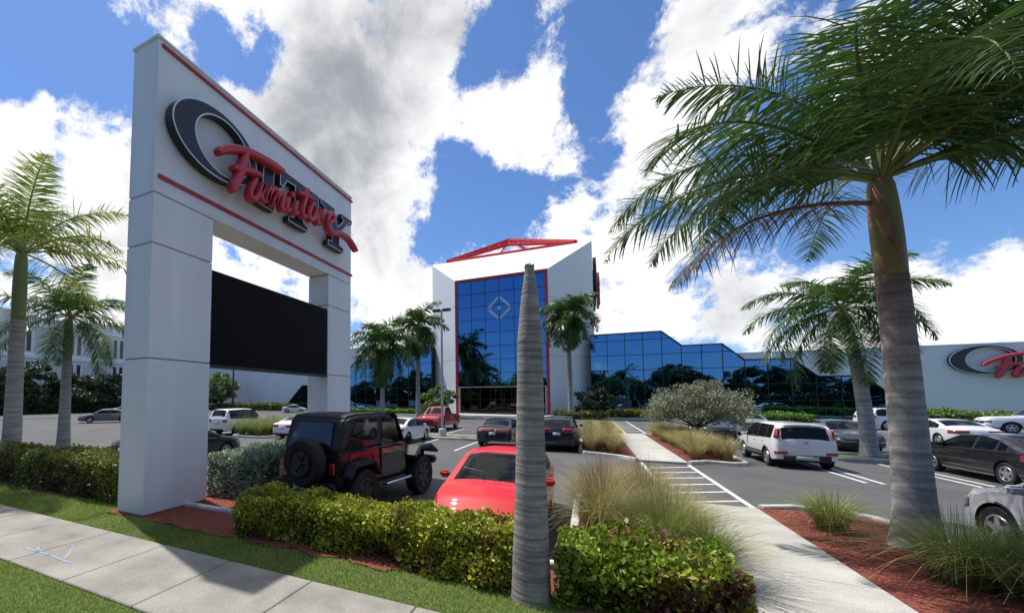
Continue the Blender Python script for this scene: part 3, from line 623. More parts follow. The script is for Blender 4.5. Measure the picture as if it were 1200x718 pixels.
b = MB(); b.prism([Ls(q) for q in ((gl-D, yb+.01, 0), (gr+D, yb+.01, 0), (gr+D, 92, 0), (gl+.5, 100, 0), (gl-D, 92, 0))], (0, 0, RZ-.05)); b.build('tower_wall', M_['wallw'], st)
# panes: each a quad with its own tiny tilt
def panes(name, cells, y, m, parent, seed, tilt=.008):
    r = random.Random(seed); b = MB()
    for (x0, x1, z0, z1, cut) in cells:
        tx, tz = r.uniform(-tilt, tilt), r.uniform(-tilt, tilt)
        P = cut or [(x0, z0), (x1, z0), (x1, z1), (x0, z1)]; cxx = (x0+x1)/2; cz = (z0+z1)/2
        b.poly([Ls((px, y+(px-cxx)*tx+(pz-cz)*tz, pz)) for px, pz in P])
    return b.build(name, m, parent)
cw = (gr-gl-.9)/6; cells = [(gl+.45+i*cw, gl+.45+(i+1)*cw, 4.5+j*2.18, 4.5+(j+1)*2.18, None) for i in range(6) for j in range(8)]
gc = panes('glass_curtain_wall', cells, 66.12, M_['bglass'], st, 3)
mm = MB()
for i in range(7): x = gl+.45+i*cw; mm.box(x-.035-sx, x+.035-sx, 66.05-sy, 66.2-sy, 4.5, 21.94)
for j in range(9): z = 4.5+j*2.18; mm.box(gl+.45-sx, gr-.45-sx, 66.06-sy, 66.19-sy, z-.035, z+.035)
mm.build('mullions', M_['blk'], gc)
for nme, q in (('red_frame', (gl, gl+.45, 65.9, 66.5, 0, 21.95)), ('red_frame', (gr-.45, gr, 65.9, 66.5, 0, 21.95)), ('red_frame', (gl, gr, 65.88, 66.5, 21.952, TZ+.05))):
    b = MB(); b.box(q[0]-sx, q[1]-sx, q[2]-sy, q[3]-sy, q[4], q[5]); b.build(nme, M_['red'], st, bevel=.02)
# diamond emblem of four mitred bars and a small centre diamond
em = MB(); cx0, cz0 = -12.47, 17.05
for k in range(4):
    a = math.pi/2*k; b_ = math.pi/2*(k+1); gap = .1
    o1 = (2.1*math.cos(a), 2.1*math.sin(a)); o2 = (2.1*math.cos(b_), 2.1*math.sin(b_)); i1_ = (1.55*math.cos(a), 1.55*math.sin(a)); i2_ = (1.55*math.cos(b_), 1.55*math.sin(b_))
    def mixp(p, q, t): return (p[0]+(q[0]-p[0])*t, p[1]+(q[1]-p[1])*t)
    P = [mixp(o1, o2, gap), mixp(o1, o2, 1-gap), mixp(i1_, i2_, 1-gap*.4), mixp(i1_, i2_, gap*.4)]
    em.prism([Ls((cx0+p[0], 66.0, cz0+p[1])) for p in P], (0, .05, 0))
em.prism([Ls((cx0+.38*math.cos(math.pi/2*k), 66.0, cz0+.38*math.sin(math.pi/2*k))) for k in range(4)], (0, .05, 0))
em.build('diamond_emblem', mat('frosted_emblem', (.45, .52, .62), .5), st)
# entrance
dn = MB(); dn.box(gl+.45-sx, gr-.45-sx, 66.3-sy, 66.36-sy, 0.1, 4.35); door = dn.build('entrance_glass', M_['dglass'], st)
dm = MB()
for i in range(9): x = gl+.7+i*(gr-gl-1.4)/8; dm.box(x-.04-sx, x+.04-sx, 66.2-sy, 66.298-sy, .1, 4.3)
dm.box(gl+.45-sx, gr-.45-sx, 66.2-sy, 66.295-sy, 2.35, 2.42); dm.build('door_frame', mat('bronze_frame', (.04, .025, .022), .4, .3), door)
hb = MB(); hb.box(gl+.45-sx, gr-.45-sx, 65.95-sy, 66.3-sy, 4.33, 4.46); hb.box(gl+.45-sx, gl+.72-sx, 65.96-sy, 66.3-sy, .1, 4.33); hb.box(gr-.72-sx, gr-.45-sx, 65.96-sy, 66.3-sy, .1, 4.33); hb.build('door_header', mat('beige_header', (.42, .40, .36), .6), st)
# red pyramid truss on the roof
tr = MB(); A_ = Vector(Ls((-23.4, 73.6, 28.45))); B_ = Vector(Ls((-1.3, 73.6, 28.45))); Ap = Vector(Ls((-13.6, 84, 34.6)))
tr.tube([A_, Ap], .48, 6); tr.tube([B_, Ap], .48, 6); tr.tube([A_, B_], .3, 6)
Ai, Bi, Api = A_.lerp(Ap, .06)+Vector((1.2, 0, .1)), B_.lerp(Ap, .06)+Vector((-1.2, 0, .1)), (A_+B_)/2*.34+Ap*.66
tr.tube([A_, Api], .32, 6); tr.tube([B_, Api], .32, 6)
for k in range(1, 12):
    u = k/12; p = A_.lerp(B_, u); q = A_.lerp(Ap, u*2) if u < .5 else B_.lerp(Ap, (1-u)*2); qq = A_.lerp(Api, u*2) if u < .5 else B_.lerp(Api, (1-u)*2)
    tr.tube([qq, q], .17, 5); u2 = (k+1)/12; q2 = A_.lerp(Ap, u2*2) if u2 < .5 else B_.lerp(Ap, (1-u2)*2); tr.tube([qq, q2], .15, 5)
Cb = Vector(Ls((-23.4, 95, 28.45))); Db = Vector(Ls((-1.3, 95, 28.45)))
tr.tube([Cb, Ap], .2, 6); tr.tube([Db, Ap], .2, 6); tr.tube([A_, Cb], .15, 6); tr.tube([B_, Db], .15, 6)
tr.build('roof_truss', mat('truss_red', (.42, .012, .025), .75, spec=.2), st)
# wings with stepped glass profiles
Yw = 69.6
def wing(sg, x_in):
    """sg=+1 east, -1 west; outline of glass in (distance from x_in, z)"""
    prof = [(0, 12.18), (9.1, 12.18), (11.45, 9.95), (15.9, 9.95), (18.2, 7.65), (22.9, 7.6), (25.2, 5.3), (29.1, 5.25), (34.3, 0.1)]
    X = lambda d: x_in+sg*d
    def top(d):
        for (a, za), (b2, zb2) in zip(prof[:-1], prof[1:]):
            if a <= d <= b2: return za+(zb2-za)*(d-a)/(b2-a)
        return 0
    step = 2.275; cells = []; m = MB(); i = 0
    ds = sorted(set([k*step for k in range(16)]+[p[0] for p in prof])); ds = [d for d in ds if d <= 34.3]
    for a, b2 in zip(ds[:-1], ds[1:]):
        if b2-a < .05: continue
        zs = [0.1+2.2*k for k in range(7)]
        for z0, z1 in zip(zs[:-1], zs[1:]):
            ta, tb = top(a+1e-6), top(b2-1e-6)
            if z0 >= max(ta, tb)-.02: continue
            P = [(a, z0)]
            def cl(z): return z
            if tb > z0: P.append((b2, z0)); P.append((b2, min(z1, tb)))
            else: P.append((a+(b2-a)*(ta-z0)/(ta-tb), z0))
            if tb < z1 < ta: P.append((a+(b2-a)*(ta-z1)/(ta-tb), z1))
            if ta < z1 and ta > z0: P.append((a, ta))
            elif ta >= z1: P.append((a, z1))
            if len(P) >= 3: cells.append((X(a), X(b2), z0, z1, [(X(p), z) for p, z in P]))
    g = panes('glass_wing', cells, Yw, M_['bglass'], st, 11+sg, .006)
    for k in range(16):
        d = k*step
        if d < 34: x = X(d); m.box(x-.04-sx, x+.04-sx, Yw-.07-sy, Yw+.02-sy, .1, top(d)-.02)
    for k in range(1, 6):
        z = .1+2.2*k; dmax = max([d for d in np.arange(0, 34.3, .05) if top(d) > z]+[0]); xa, xb2 = sorted((X(0), X(dmax))); m.box(xa-sx, xb2-sx, Yw-.065-sy, Yw+.015-sy, z-.04, z+.04)
    for (a, za), (b2, zb2) in zip(prof[:-1], prof[1:]):
        n_ = Vector((-(zb2-za), 0, (b2-a))).normalized()
        p0, p1 = Vector(Ls((X(a), Yw-.1, za))), Vector(Ls((X(b2), Yw-.1, zb2))); m.tube([p0, p1], .09, 4)
    m.build('mullions', M_['blk'], g)
    # solid mass behind the glass
    P = [(X(0), 0)]+[(X(d), z-.03) for d, z in prof[:-1]]+[(X(34.2), 0)]
    b = MB(); b.prism([Ls((px, Yw+.15, pz)) for px, pz in P], (0, 14, 0)); b.build('glass_wing_roof', M_['trim'], st)
    return X, prof
wing(1, .4); wing(-1, -25.3)
def wallstep(x0, x1, H, prof, X, name):
    """white wall with the stepped opening cut out"""
    P = [(x0, H)]+[(X(d), z+.03) for d, z in prof]+[(x1, 0), (x1, H)]
    b = MB(); b.prism([Ls((px, Yw-.02, pz)) for px, pz in P], (0, .1, 0)); b.build(name, M_['wallw'], st); return
pr = [(18.2, 7.65), (22.9, 7.6), (25.2, 5.3), (29.1, 5.25), (34.3, 0.0)]
wallstep(17.5+.0, 75, 8.5, [(17.1, 8.47)]+pr, lambda d: .4+d, 'side_wall')
b = MB(); b.box(17.55-sx, 75-sx, Yw+.09-sy, 120-sy, 0, 8.46); b.build('showroom_wall', M_['wallw'], st)
b = MB(); b.box(17.4-sx, 75.1-sx, Yw-.08-sy, Yw+.3-sy, 8.5, 8.62); b.build('parapet_cap', M_['roofw'], st)
wallstep(-25.3-13, -120, 12.6, [(13.1, 12.5), (18.2, 7.65)]+pr[1:], lambda d: -25.3-d, 'side_wall')
b = MB(); b.box(-120-sx, -38.5-sx, Yw+.09-sy, 120-sy, 0, 12.55); b.build('showroom_wall', M_['wallw'], st)
# logos on the east wall and on the tower's flank
e1 = bpy.data.objects.new('wall_sign', None); C.objects.link(e1); e1.parent = st
logo(e1, lambda s, z, d: Ls((36.3+(s-5.6)*2.08, Yw-.02-d*1.3, 5.15+(z-7.91)*1.88)))
e2 = bpy.data.objects.new('wall_sign', None); C.objects.link(e2); e2.parent = st
logo(e2, lambda s, z, d: Ls((1.05+d*1.9, 73.2+(s-5.6)*2.0, 19.2+(z-7.91)*4.0)))

# office block far left
ob = thing('office_building', 'white office block with paired slit windows and rooftop plant', 'office building', (-95, 55, 0))
b = MB(); b.box(-40, 0, -45, 52, 0, 17.3); b.build('wall', mat('office_white', (.8, .8, .8), .7, var=.05, scale=.1), ob)
b = MB(); b.box(.002, .35, -45, 52, 16.4, 17.9); b.box(.002, .3, -45, 52, 10.3, 10.9); b.build('cornice', M_['roofw'], ob)
for y in np.arange(-44, 50, 8.6):
    for z0, z1 in ((11.3, 15.9), (5, 9.6)): b = MB(); b.box(.003, .08, y+2.6, y+8.2, z0, z1); b.build('wall_panel', mat('beige_panel', (.62, .60, .54), .8), ob)
for y in np.arange(-44, 50, 8.6):
    for dy in (0.0, 1.35):
        for z0, z1 in ((11.6, 15.6), (5.4, 9.6)):
            b = MB(); b.box(.004, .12, y+dy, y+dy+.62, z0, z1); b.build('window', M_['glassd'], ob)
for y0, y1, z in ((-26, -17, 20), (-15, -8, 19.2), (-3, 6, 19.8)): b = MB(); b.box(-12, -5, y0, y1, 17.3, z); b.build('rooftop_plant', mat('plant_grey', (.3, .29, .29), .7, var=.2, scale=.5), ob, bevel=.1)

# ================================================================== VEHICLES
def lerp_prof(P, x):
    xs = [p[0] for p in P]; zs = [p[1] for p in P]; return float(np.interp(x, xs, zs))
def paintmat(name, c, metal=0.0, rough=.55): return mat('car_paint_'+name, c, rough, metal, coat=1, spec=.25)
def wheel(parent, x, y, Rw, wd, side, rimm, spokes=5):
    b = MB(); h = wd/2; r0 = Rw*.64
    b.lathe([(r0, -h*.8), (Rw*.93, -h), (Rw*.985, -h*.8), (Rw, -h*.5), (Rw, h*.5), (Rw*.985, h*.8), (Rw*.93, h), (r0, h*.8)], 28, (x, y, Rw), 'y')
    tw = b.build('wheel', M_['tyre'], parent, smooth=False)
    rm = MB(); f = side*h
    def ringb(r1, r2, d1, d2):
        n = 28; vs = []
        for r, d in ((r1, d1), (r2, d2)):
            for k in range(n): q = 2*math.pi*k/n; vs.append((x+r*math.cos(q), y+d, Rw+r*math.sin(q)))
        rm.add(vs, [[k, (k+1) % n, n+(k+1) % n, n+k] for k in range(n)])
    ringb(r0*1.02, r0*.98, f*.82, f*.98); ringb(r0*.98, r0*.88, f*.98, f*.92); ringb(r0*.88, r0*.84, f*.92, f*.2)
    for k in range(spokes):
        q = 2*math.pi*(k+.25)/spokes; c, s = math.cos(q), math.sin(q); vs = []
        for r, w_, d in ((r0*.12, .05*Rw/.33, .86), (r0*.92, .035*Rw/.33, .88)):
            for e, dd in ((-w_, d), (w_, d), (w_, d-.35), (-w_, d-.35)): vs.append((x+r*c-e*s, y+f*dd, Rw+r*s+e*c))
        rm.add(vs, [(0, 1, 5, 4), (1, 2, 6, 5), (3, 0, 4, 7), (2, 3, 7, 6), (0, 3, 2, 1), (4, 5, 6, 7)])
    rm.lathe([(r0*.2, f*.5), (r0*.2, f*.9), (r0*.12, f*.94)], 12, (x, y, Rw), 'y')
    rim = rm.build('rim', rimm, tw)
    MB().lathe([(r0*.98, f*.1), (r0*.98, f*.12)], 20, (x, y, Rw), 'y').build('brake_disc', M_['trim'], tw)
    return tw
def car(label, cat, x, y, heading, paint, L, W, H, top, belt, wx, Rw, xs, group=None, name='parked_car', tum=.42, rslope=.15, fslope=.22, sill=.22, rims='rim', spokes=5,
        tail=(.72, .95, .38, .32), head=(.58, .75, .35, .42), grille=(.38, .62, .42), bumper=None, rearplate=True, doors=2, rails=False, planr=(.5, .28), planf=(.6, .34), roofmat=None, extra=None, visible=('all',), bedx=None, emblem=True, wf=.99):
    """xs = dict(wsb, wst, rwt, rwb, s0, s1, bp=[...]) in metres from the centre, front = +x"""
    t = thing(name, label, cat, (x, y, 0.005), heading, group); h2 = L/2
    key = [-h2, h2, xs['wsb'], xs['wst'], xs['rwt'], xs['rwb'], xs['s0'], xs['s1']]
    for q in xs['bp']: key += [q-.035, q+.035]
    seams = xs.get('seams', []); 
    for q in seams: key += [q-.006, q+.006]
    st_ = list(np.linspace(-h2, h2, int(L/.075)))+[s*h2-s*d for s in (-1, 1) for d in (.004, .012, .024, .04, .06, .09, .13, .18)]
    for w0 in wx: st_ += [w0+(Rw+.05)*math.cos(a) for a in np.linspace(0, math.pi, 13)]
    ks = sorted(key); st_ = [s for s in st_ if min(abs(s-k) for k in ks) > .018]+ks
    st_ = sorted(set(round(s, 4) for s in st_)); X = [st_[0]]
    for s in st_[1:]:
        if s-X[-1] > .004: X.append(s)
    def plan(x):
        (rr, dr) = planf if x > 0 else planr; d = h2-abs(x)
        k = 1-dr*2/W*(1-math.sqrt(max(0, 1-(1-min(1, d/rr))**2))) if d < rr else 1
        return k*(1-.025*min(1, abs(x)/h2))
    def zlow(x):
        z = sill+.06*max(0, (abs(x)-h2+.5))/.5
        for w0 in wx:
            dx = abs(x-w0); Ra = Rw+.055
            if dx < Ra: z = max(z, Rw+math.sqrt(Ra*Ra-dx*dx)*1.0)
        return z
    def dz(x, z):
        e = max(0, (abs(x)-(h2-.45))/.45); e = e*e*(3-2*e); sl = fslope if x > 0 else rslope
        return x-math.copysign(1, x)*e*(sl*max(0, z-.58)+.35*max(0, .38-z))
    def side(x, z, zb): return W/2*plan(x)*(1-.10*((z-.62)/.6)**2 if z < .62 else 1-.05*((z-.62)/.5)**2)
    def info(x):
        zt = lerp_prof(top, x); zb = min(lerp_prof(belt, x), zt-.085); return zlow(x), zb, zt
    NS, NG, NT = 7, 5, 6; rings = []
    for x_ in X:
        zl, zb, zt = info(x_); zl = min(zl, zb-.03); pts = [(side(x_, zl, zb)-.24, zl)]
        for i in range(NS): z = zl+(zb-zl)*i/(NS-1); pts.append((side(x_, z, zb), z))
        ysh = pts[-1][1-1]-.022; dr = min(.07, .8*(zt-zb)); ze = zt-dr
        for i in range(NG): z = zb+.012+(ze-zb-.012)*i/(NG-1); pts.append((ysh-tum*(z-zb), z))
        yg = pts[-1][0]
        for i in range(1, NT+1): u = i/NT; yy = yg*(1-u); pts.append((yy, ze+dr*(1-(yy/yg)**2.6)))
        rings.append(pts)
    n = len(rings[0]); cats = {'body': ([], []), }; vs = []
    for x_, pts in zip(X, rings):
        for s in (1, -1):
            for (yy, z) in pts: vs.append((dz(x_, z), s*yy, z))
    def vid(i, s, j): return (i*2+(0 if s == 1 else 1))*n+j
    body = []; bmi = []; glassf = {'windshield': [], 'rear_window': [], 'side_window': [], 'roof_panel': []}
    g0, g1 = 1+NS, 1+NS+NG-1
    for i in range(len(X)-1):
        xm = (X[i]+X[i+1])/2
        for s in (1, -1):
            for j in range(n-1):
                q = [vid(i, s, j), vid(i, s, j+1), vid(i+1, s, j+1), vid(i+1, s, j)]
                if s == -1: q = q[::-1]
                k = None
                if j >= g1+1 and xs['wst'] < xm < xs['wsb']: k = 'windshield'
                elif j >= g1+1 and xs['rwb'] < xm < xs['rwt']: k = 'rear_window'
                elif g0 <= j < g1 and xs['s0'] < xm < xs['s1'] and all(abs(xm-b_) > .035 for b_ in xs['bp']): k = 'side_window'
                elif roofmat and j >= g0 and xs['rwt'] <= xm <= xs['wst']: k = 'roof_panel'
                if k: glassf[k].append(q); continue
                m = 0
                if j == 0: m = 1
                if j > 0 and j < g0 and any(abs(xm-b_) < .006 for b_ in seams) and zlow(xm) < sill+.3: m = 1
                if g0-1 <= j < g1 and xs['s0']-.04 < xm < xs['s1']+.04: m = 1
                if bedx and j > g1 and bedx[0] < xm < bedx[1]: m = 1
                if bumper and j <= bumper and abs(xm) > h2-.0: m = 1
                if j == 1 and abs(xm) < wx[1]: m = 1 if xs.get('darksill') else 0
                body.append(q); bmi.append(m)
    for i in (0, len(X)-1):
        for j in range(1, n-1):
            q = [vid(i, 1, j), vid(i, -1, j), vid(i, -1, j+1), vid(i, 1, j+1)]
            if i: q = q[::-1]
            body.append(q); bmi.append(1 if (bumper and rings[i][j][1] < bumper) else 0)
    bo = obj('body', vs, body, [paint, M_['trim']], t, True, bmi)
    bm = bmesh.new(); bm.from_mesh(bo.data); bmesh.ops.remove_doubles(bm, verts=bm.verts, dist=.0005); bmesh.ops.recalc_face_normals(bm, faces=bm.faces); loose = [v for v in bm.verts if not v.link_faces]; bmesh.ops.delete(bm, geom=loose, context='VERTS'); bm.to_mesh(bo.data); bm.free()
    bo.data.set_sharp_from_angle(angle=R(42))
    for nm, fc in glassf.items():
        if not fc: continue
        if nm == 'side_window': groups = [[q for q in fc if (vs[q[0]][1]+vs[q[2]][1]) > 0], [q for q in fc if (vs[q[0]][1]+vs[q[2]][1]) <= 0]]
        else: groups = [fc]
        for g in groups:
            if nm == 'side_window':   # one mesh per pane
                edges = [xs['s0']]+sorted(xs['bp'])+[xs['s1']]; gg = [[q for q in g if a < sum(X[v//(2*n)] for v in q)/4 < b_] for a, b_ in zip(edges[:-1], edges[1:])]
            else: gg = [g]
            for g2 in gg:
                if not g2: continue
                ids = sorted(set(v for q in g2 for v in q)); mp = {v: k for k, v in enumerate(ids)}
                o = obj(nm, [vs[v] for v in ids], [[mp[v] for v in q] for q in g2], roofmat if nm == 'roof_panel' else M_['glass'], t, True)
                bm = bmesh.new(); bm.from_mesh(o.data); bmesh.ops.remove_doubles(bm, verts=bm.verts, dist=.0005); bm.to_mesh(o.data); bm.free()
    # underside and wheel wells
    zmin = min(lerp_prof(belt, 0), .9); b = MB(); b.box(-h2+.25, h2-.25, -W/2+.26, W/2-.26, sill-.03, zmin*.62)
    for w0 in wx: b.box(w0-Rw-.09, w0+Rw+.09, -W/2+.3, W/2-.3, Rw, Rw*2+.10 if Rw*2+.1 < zmin-.05 else zmin-.05)
    b.build('underbody', M_['trim'], t)
    if name != 'pickup_truck':
        for sx_, nm in ((xs['wst']-.55, 'seat'), (xs['rwt']+.05 if xs['rwt'] > -1.2 else -1.05, 'rear_seat')):
            for s in (1, -1):
                b = MB(); b.prism([(sx_-.28, s*.1, zmin-.1), (sx_-.1, s*.1, zmin-.12), (sx_-.16, s*.1, H-.42), (sx_-.3, s*.1, H-.40)], (0, s*.5, 0)); b.box(sx_-.28, sx_-.2, *sorted((s*.24, s*.46)), H-.40, H-.24); b.build(nm, M_['seat'], t, bevel=.02)
        b = MB(); b.box(xs['s1']-.5, xs['wsb']-.1, -W/2+.22, W/2-.22, zmin-.22, zmin+.0); b.build('dashboard', M_['trim'], t, bevel=.03)
        b = MB(); b.tube([(xs['s1']-.62+.03*math.cos(a), .38+.17*math.sin(a), zmin+.06+.16*math.cos(a)) for a in np.linspace(0, 6.283, 15)], .014, 5, cap=False); b.build('steering_wheel', M_['trim'], t)
    for w0 in wx:
        for s in (1, -1): wheel(t, w0, s*(W/2*wf-.115), Rw, .21, s, M_[rims], spokes)
    def wrap(nm, end, inset_side, ymin, z0, z1, m, s=None, off=.007, skew=0):
        """patch that wraps from the side around the corner onto the end face"""
        out = []
        for sg in ((1, -1) if s is None else (s,)):
            path = []
            for k in range(7):
                xx = end*(h2-inset_side*(1-k/6)**2); path.append((xx, None))
            ye = side(end*h2, .7, 1)
            for k in range(1, 5): path.append((end*h2, ye+(ymin-ye)*k/4))
            b = MB(); V = []; nz_ = 3
            for k_, (xx, yy) in enumerate(path):
                for q in range(nz_+1):
                    zz1 = min(z1+(skew*(abs(xx)-h2) if yy is None else 0), info(xx)[1]-.012) if end > 0 else z1
                    z = (z0 if end < 0 else zz1-(z1-z0)*(.55+.45*min(1, (h2-abs(xx))/.2) if yy is None else .5))*(1-q/nz_)+zz1*q/nz_; Y = side(xx, z, 1) if yy is None else yy
                    px = dz(xx, z); V.append((px+end*off*(1 if yy is not None else .7*k_/6), sg*(Y+(off*.6 if yy is None else 0)), z))
            Fc = [[a*(nz_+1)+q, a*(nz_+1)+q+1, (a+1)*(nz_+1)+q+1, (a+1)*(nz_+1)+q] for a in range(len(path)-1) for q in range(nz_)]
            o = obj(nm, V, Fc, m, t, True); sm = o.modifiers.new('s', 'SOLIDIFY'); sm.thickness = .01; sm.offset = 0; out.append(o)
        return out
    def endpatch(nm, end, y1, z0, z1, m, off=.008, y0=None, th=.012):
        if end > 0: z1 = min(z1, info(h2)[1]-.02) if nm == 'grille' else z1
        y0 = -y1 if y0 is None else y0; V = []; K = 4
        for k in range(K+1):
            z = z0+(z1-z0)*k/K; px = dz(end*h2, z)+end*off; V += [(px, y0, z), (px, y1, z)]
        o = obj(nm, V, [[2*k, 2*k+1, 2*k+3, 2*k+2] for k in range(K)], m, t, True); sm = o.modifiers.new('s', 'SOLIDIFY'); sm.thickness = th; sm.offset = 0; return o
    if tail: wrap('taillight', -1, tail[2], W/2-tail[3]-.12, tail[0], tail[1], M_['tail'])
    if head: wrap('headlight', 1, head[2], W/2-head[3]-.12, head[0], head[1], M_['head'], skew=-.12)
    if grille: endpatch('grille', 1, grille[2], grille[0], grille[1], M_['blk'])
    endpatch('lower_intake', 1, W*.32, .25, .36, M_['trim'])
    if xs.get('rearlow', 1): endpatch('rear_valance', -1, W*.34, sill+.02, sill+.16, M_['trim'])
    if rearplate: endpatch('licence_plate', -1, .16, xs.get('pz', .62), xs.get('pz', .62)+.13, M_['plate'], .02)
    for s in (1, -1):
        b = MB(); zb = info(xs['wsb']-.35)[1]; yy = side(xs['wsb']-.35, zb, 1)
        b.box(xs['wsb']-.45, xs['wsb']-.3, *sorted((s*(yy+.02), s*(yy+.2))), zb+.02, zb+.155); b.build('mirror', paint, t, bevel=.035, seg=3)
        for q in xs.get('handles', []):
            b = MB(); zh = info(q)[1]-.11; yh = side(q, zh, 1); b.box(q-.08, q+.08, *sorted((s*(yh-.005), s*(yh+.025))), zh-.015, zh+.015); b.build('door_handle', paint, t, bevel=.008)
    if rails:
        for s in (1, -1):
            b = MB(); yr = rings[len(X)//2][g1][0]-.05; b.tube([(xs['rwt']+.1, s*yr, lerp_prof(top, xs['rwt']+.1)-.02), (xs['rwt']+.25, s*yr, H+.03), (xs['wst']-.25, s*yr, H+.03), (xs['wst']-.1, s*yr, H-.03)], .018, 6); b.build('roof_rail', M_['trim'], t)
    if extra: extra(t, dict(dz=dz, side=side, h2=h2, W=W, info=info, wrap=wrap, endpatch=endpatch))
    return t
def sedan_spec(L=4.85, W=1.84, H=1.45):
    h = L/2; k = L/4.85
    return dict(L=L, W=W, H=H, top=[(-h, .93), (-h+.1, 1.03), (-1.72*k, 1.09), (-1.0*k, H-.1), (-.55*k, H-.015), (-.1, H), (.35*k, H-.03), (.62*k, H-.12), (1.28*k, 1.0), (1.6*k, .95), (2.2*k, .82), (h-.08, .7), (h, .62)],
        belt=[(-h, .9), (-1.7*k, .98), (0, .93), (1.3*k, .88), (h, .6)], wx=(-1.38*k, 1.42*k), Rw=.335,
        xs=dict(wsb=1.25*k, wst=.5*k, rwt=-.72*k, rwb=-1.62*k, s0=-1.38*k, s1=.98*k, bp=[-.28*k, -1.05*k], seams=[-1.05*k, -.28*k, .82*k], handles=[-.85*k, -.05*k], pz=.66), tail=(.74, .9, .35, .5), head=(.58, .74, .45, .4))
def suv_spec(L=4.7, W=1.88, H=1.68):
    h = L/2; k = L/4.7
    return dict(L=L, W=W, H=H, top=[(-h, 1.05), (-h+.12, 1.28), (-h+.5, H-.05), (-h+.8, H), (0, H), (.45*k, H-.05), (1.25*k, 1.14), (1.5*k, 1.1), (2.1*k, .98), (h-.06, .84), (h, .72)],
        belt=[(-h, 1.12), (-1.2*k, 1.1), (0, 1.04), (1.3*k, 1.0), (h, .7)], wx=(-1.36*k, 1.38*k), Rw=.36,
        xs=dict(wsb=1.22*k, wst=.5*k, rwt=-h+.42, rwb=-h+.1, s0=-h+.42, s1=.98*k, bp=[-.3*k, -1.1*k], seams=[-1.15*k, -.3*k, .78*k], handles=[-.95*k, -.1*k], darksill=1, pz=.78), tail=(.95, 1.15, .3, .38), head=(.7, .88, .45, .4), rslope=.1, sill=.28, grille=(.55, .82, .4), rails=True)
def mk(spec, **kw): d = dict(spec); xs = dict(d['xs']); xs.update(kw.pop('xs', {})); d.update(kw); d['xs'] = xs; return car(**d)
UP, DN = R(90), R(-90)
P_ = dict(white=paintmat('white', (.72, .72, .72)), black=paintmat('black', (.008, .008, .01)), red=mat('car_paint_red', (.60, .008, .015), .5, 0, coat=.45, spec=.2), silver=paintmat('silver', (.62, .63, .64), .35), grey=paintmat('grey', (.16, .165, .175), .5),
          navy=paintmat('navy', (.012, .02, .035), .3), blue=paintmat('blue_grey', (.06, .085, .11), .4), gold=paintmat('pale_grey', (.30, .31, .30), .5), dred=paintmat('truck_red', (.40, .01, .015)))
G1 = 'cars parked on the store lot'
# white boxy hatchback, tail towards the street
def boxy_extra(t, k):
    k['wrap']('taillight', -1, .16, .74, 1.08, 1.42, M_['tail']); k['wrap']('reflector', -1, .1, .5, .52, .62, M_['tail'], off=.014)
    k['endpatch']('rear_bumper_insert', -1, .62, .27, .50, M_['trim'], .016); k['endpatch']('plate_surround', -1, .3, .34, .46, M_['plate'], .03)
    k['endpatch']('badge', -1, .055, .92, .98, M_['chrome'], .02)
    for s in (1, -1): b = MB(); y_ = .9; b.box(-.95, .85, *sorted((s*.88, s*.915)), .46, .52); b.build('side_moulding', M_['trim'], t, bevel=.01)
    b = MB(); b.box(-2.0, -1.7, -.55, .55, 1.6, 1.63); b.build('roof_spoiler', P_['white'], t, bevel=.012)
h = 2.06
mk(suv_spec(4.12, 1.79, 1.62), label='white boxy hatchback with tall rear lamps parked tail out beside the pale grassy island', cat='car', x=6.8, y=21.65, heading=UP, paint=P_['white'], H=1.62, rails=False, tail=None, rearplate=False, group=G1,
   top=[(-h, .98), (-h+.02, 1.06), (-h+.2, 1.52), (-h+.45, 1.6), (0, 1.62), (.45, 1.58), (1.1, 1.08), (1.3, 1.05), (1.8, .95), (h-.06, .8), (h, .7)], belt=[(-h, 1.06), (-1, 1.04), (0, 1.0), (1.1, .96), (h, .7)], wx=(-1.3, 1.25), Rw=.33, planr=(.35, .14), rslope=.05, tum=.28,
   xs=dict(wsb=1.06, wst=.48, rwt=-h+.19, rwb=-h+.025, s0=-h+.45, s1=.85, bp=[-.35, -1.15], seams=[-1.15, -.35, .7], handles=[-.95, -.15]), extra=boxy_extra, head=(.68, .84, .35, .4))
# red compact facing the street
def red_extra(t, k):
    b = MB(); b.box(-1.35, -.95, -.5, .5, 1.455, 1.475); b.build('roof_spoiler', M_['blk'], t, bevel=.008)
    for s in (1, -1): b = MB(); b.tube([(1.22, s*.1, 1.02), (.95, s*.15-.0, 1.13), (.85, s*.55, 1.17)], .008, 4); b.build('wiper', M_['blk'], t)
    b = MB(); b.box(-.25, .25, -.45, .45, .9, 1.0)
h = 2.12
mk(sedan_spec(4.24, 1.8, 1.46), label='bright red compact car facing the street behind the clipped hedge', cat='car', x=-1.66, y=8.72, heading=DN, paint=P_['red'], group=G1, rearplate=False,
   top=[(-h, .95), (-h+.15, 1.12), (-1.5, 1.3), (-1.0, 1.42), (-.3, 1.46), (.1, 1.43), (.35, 1.37), (1.08, .99), (1.3, .96), (1.8, .84), (h-.08, .68), (h, .6)],
   xs=dict(wsb=1.06, wst=.22, rwt=-1.05, rwb=-1.75, s0=-1.3, s1=.8, bp=[-.35, -1.1], seams=[-1.1, -.35, .68], handles=[-.85, -.1]), head=(.56, .72, .42, .22), fslope=.3, planf=(.8, .3), extra=red_extra)
mk(sedan_spec(4.75, 1.84, 1.45), label='black sedan parked tail out with a pale licence plate, right of the red pickup', cat='car', x=-4.45, y=23.5, heading=UP, paint=P_['black'], group=G1, tail=(.78, .9, .3, .75))
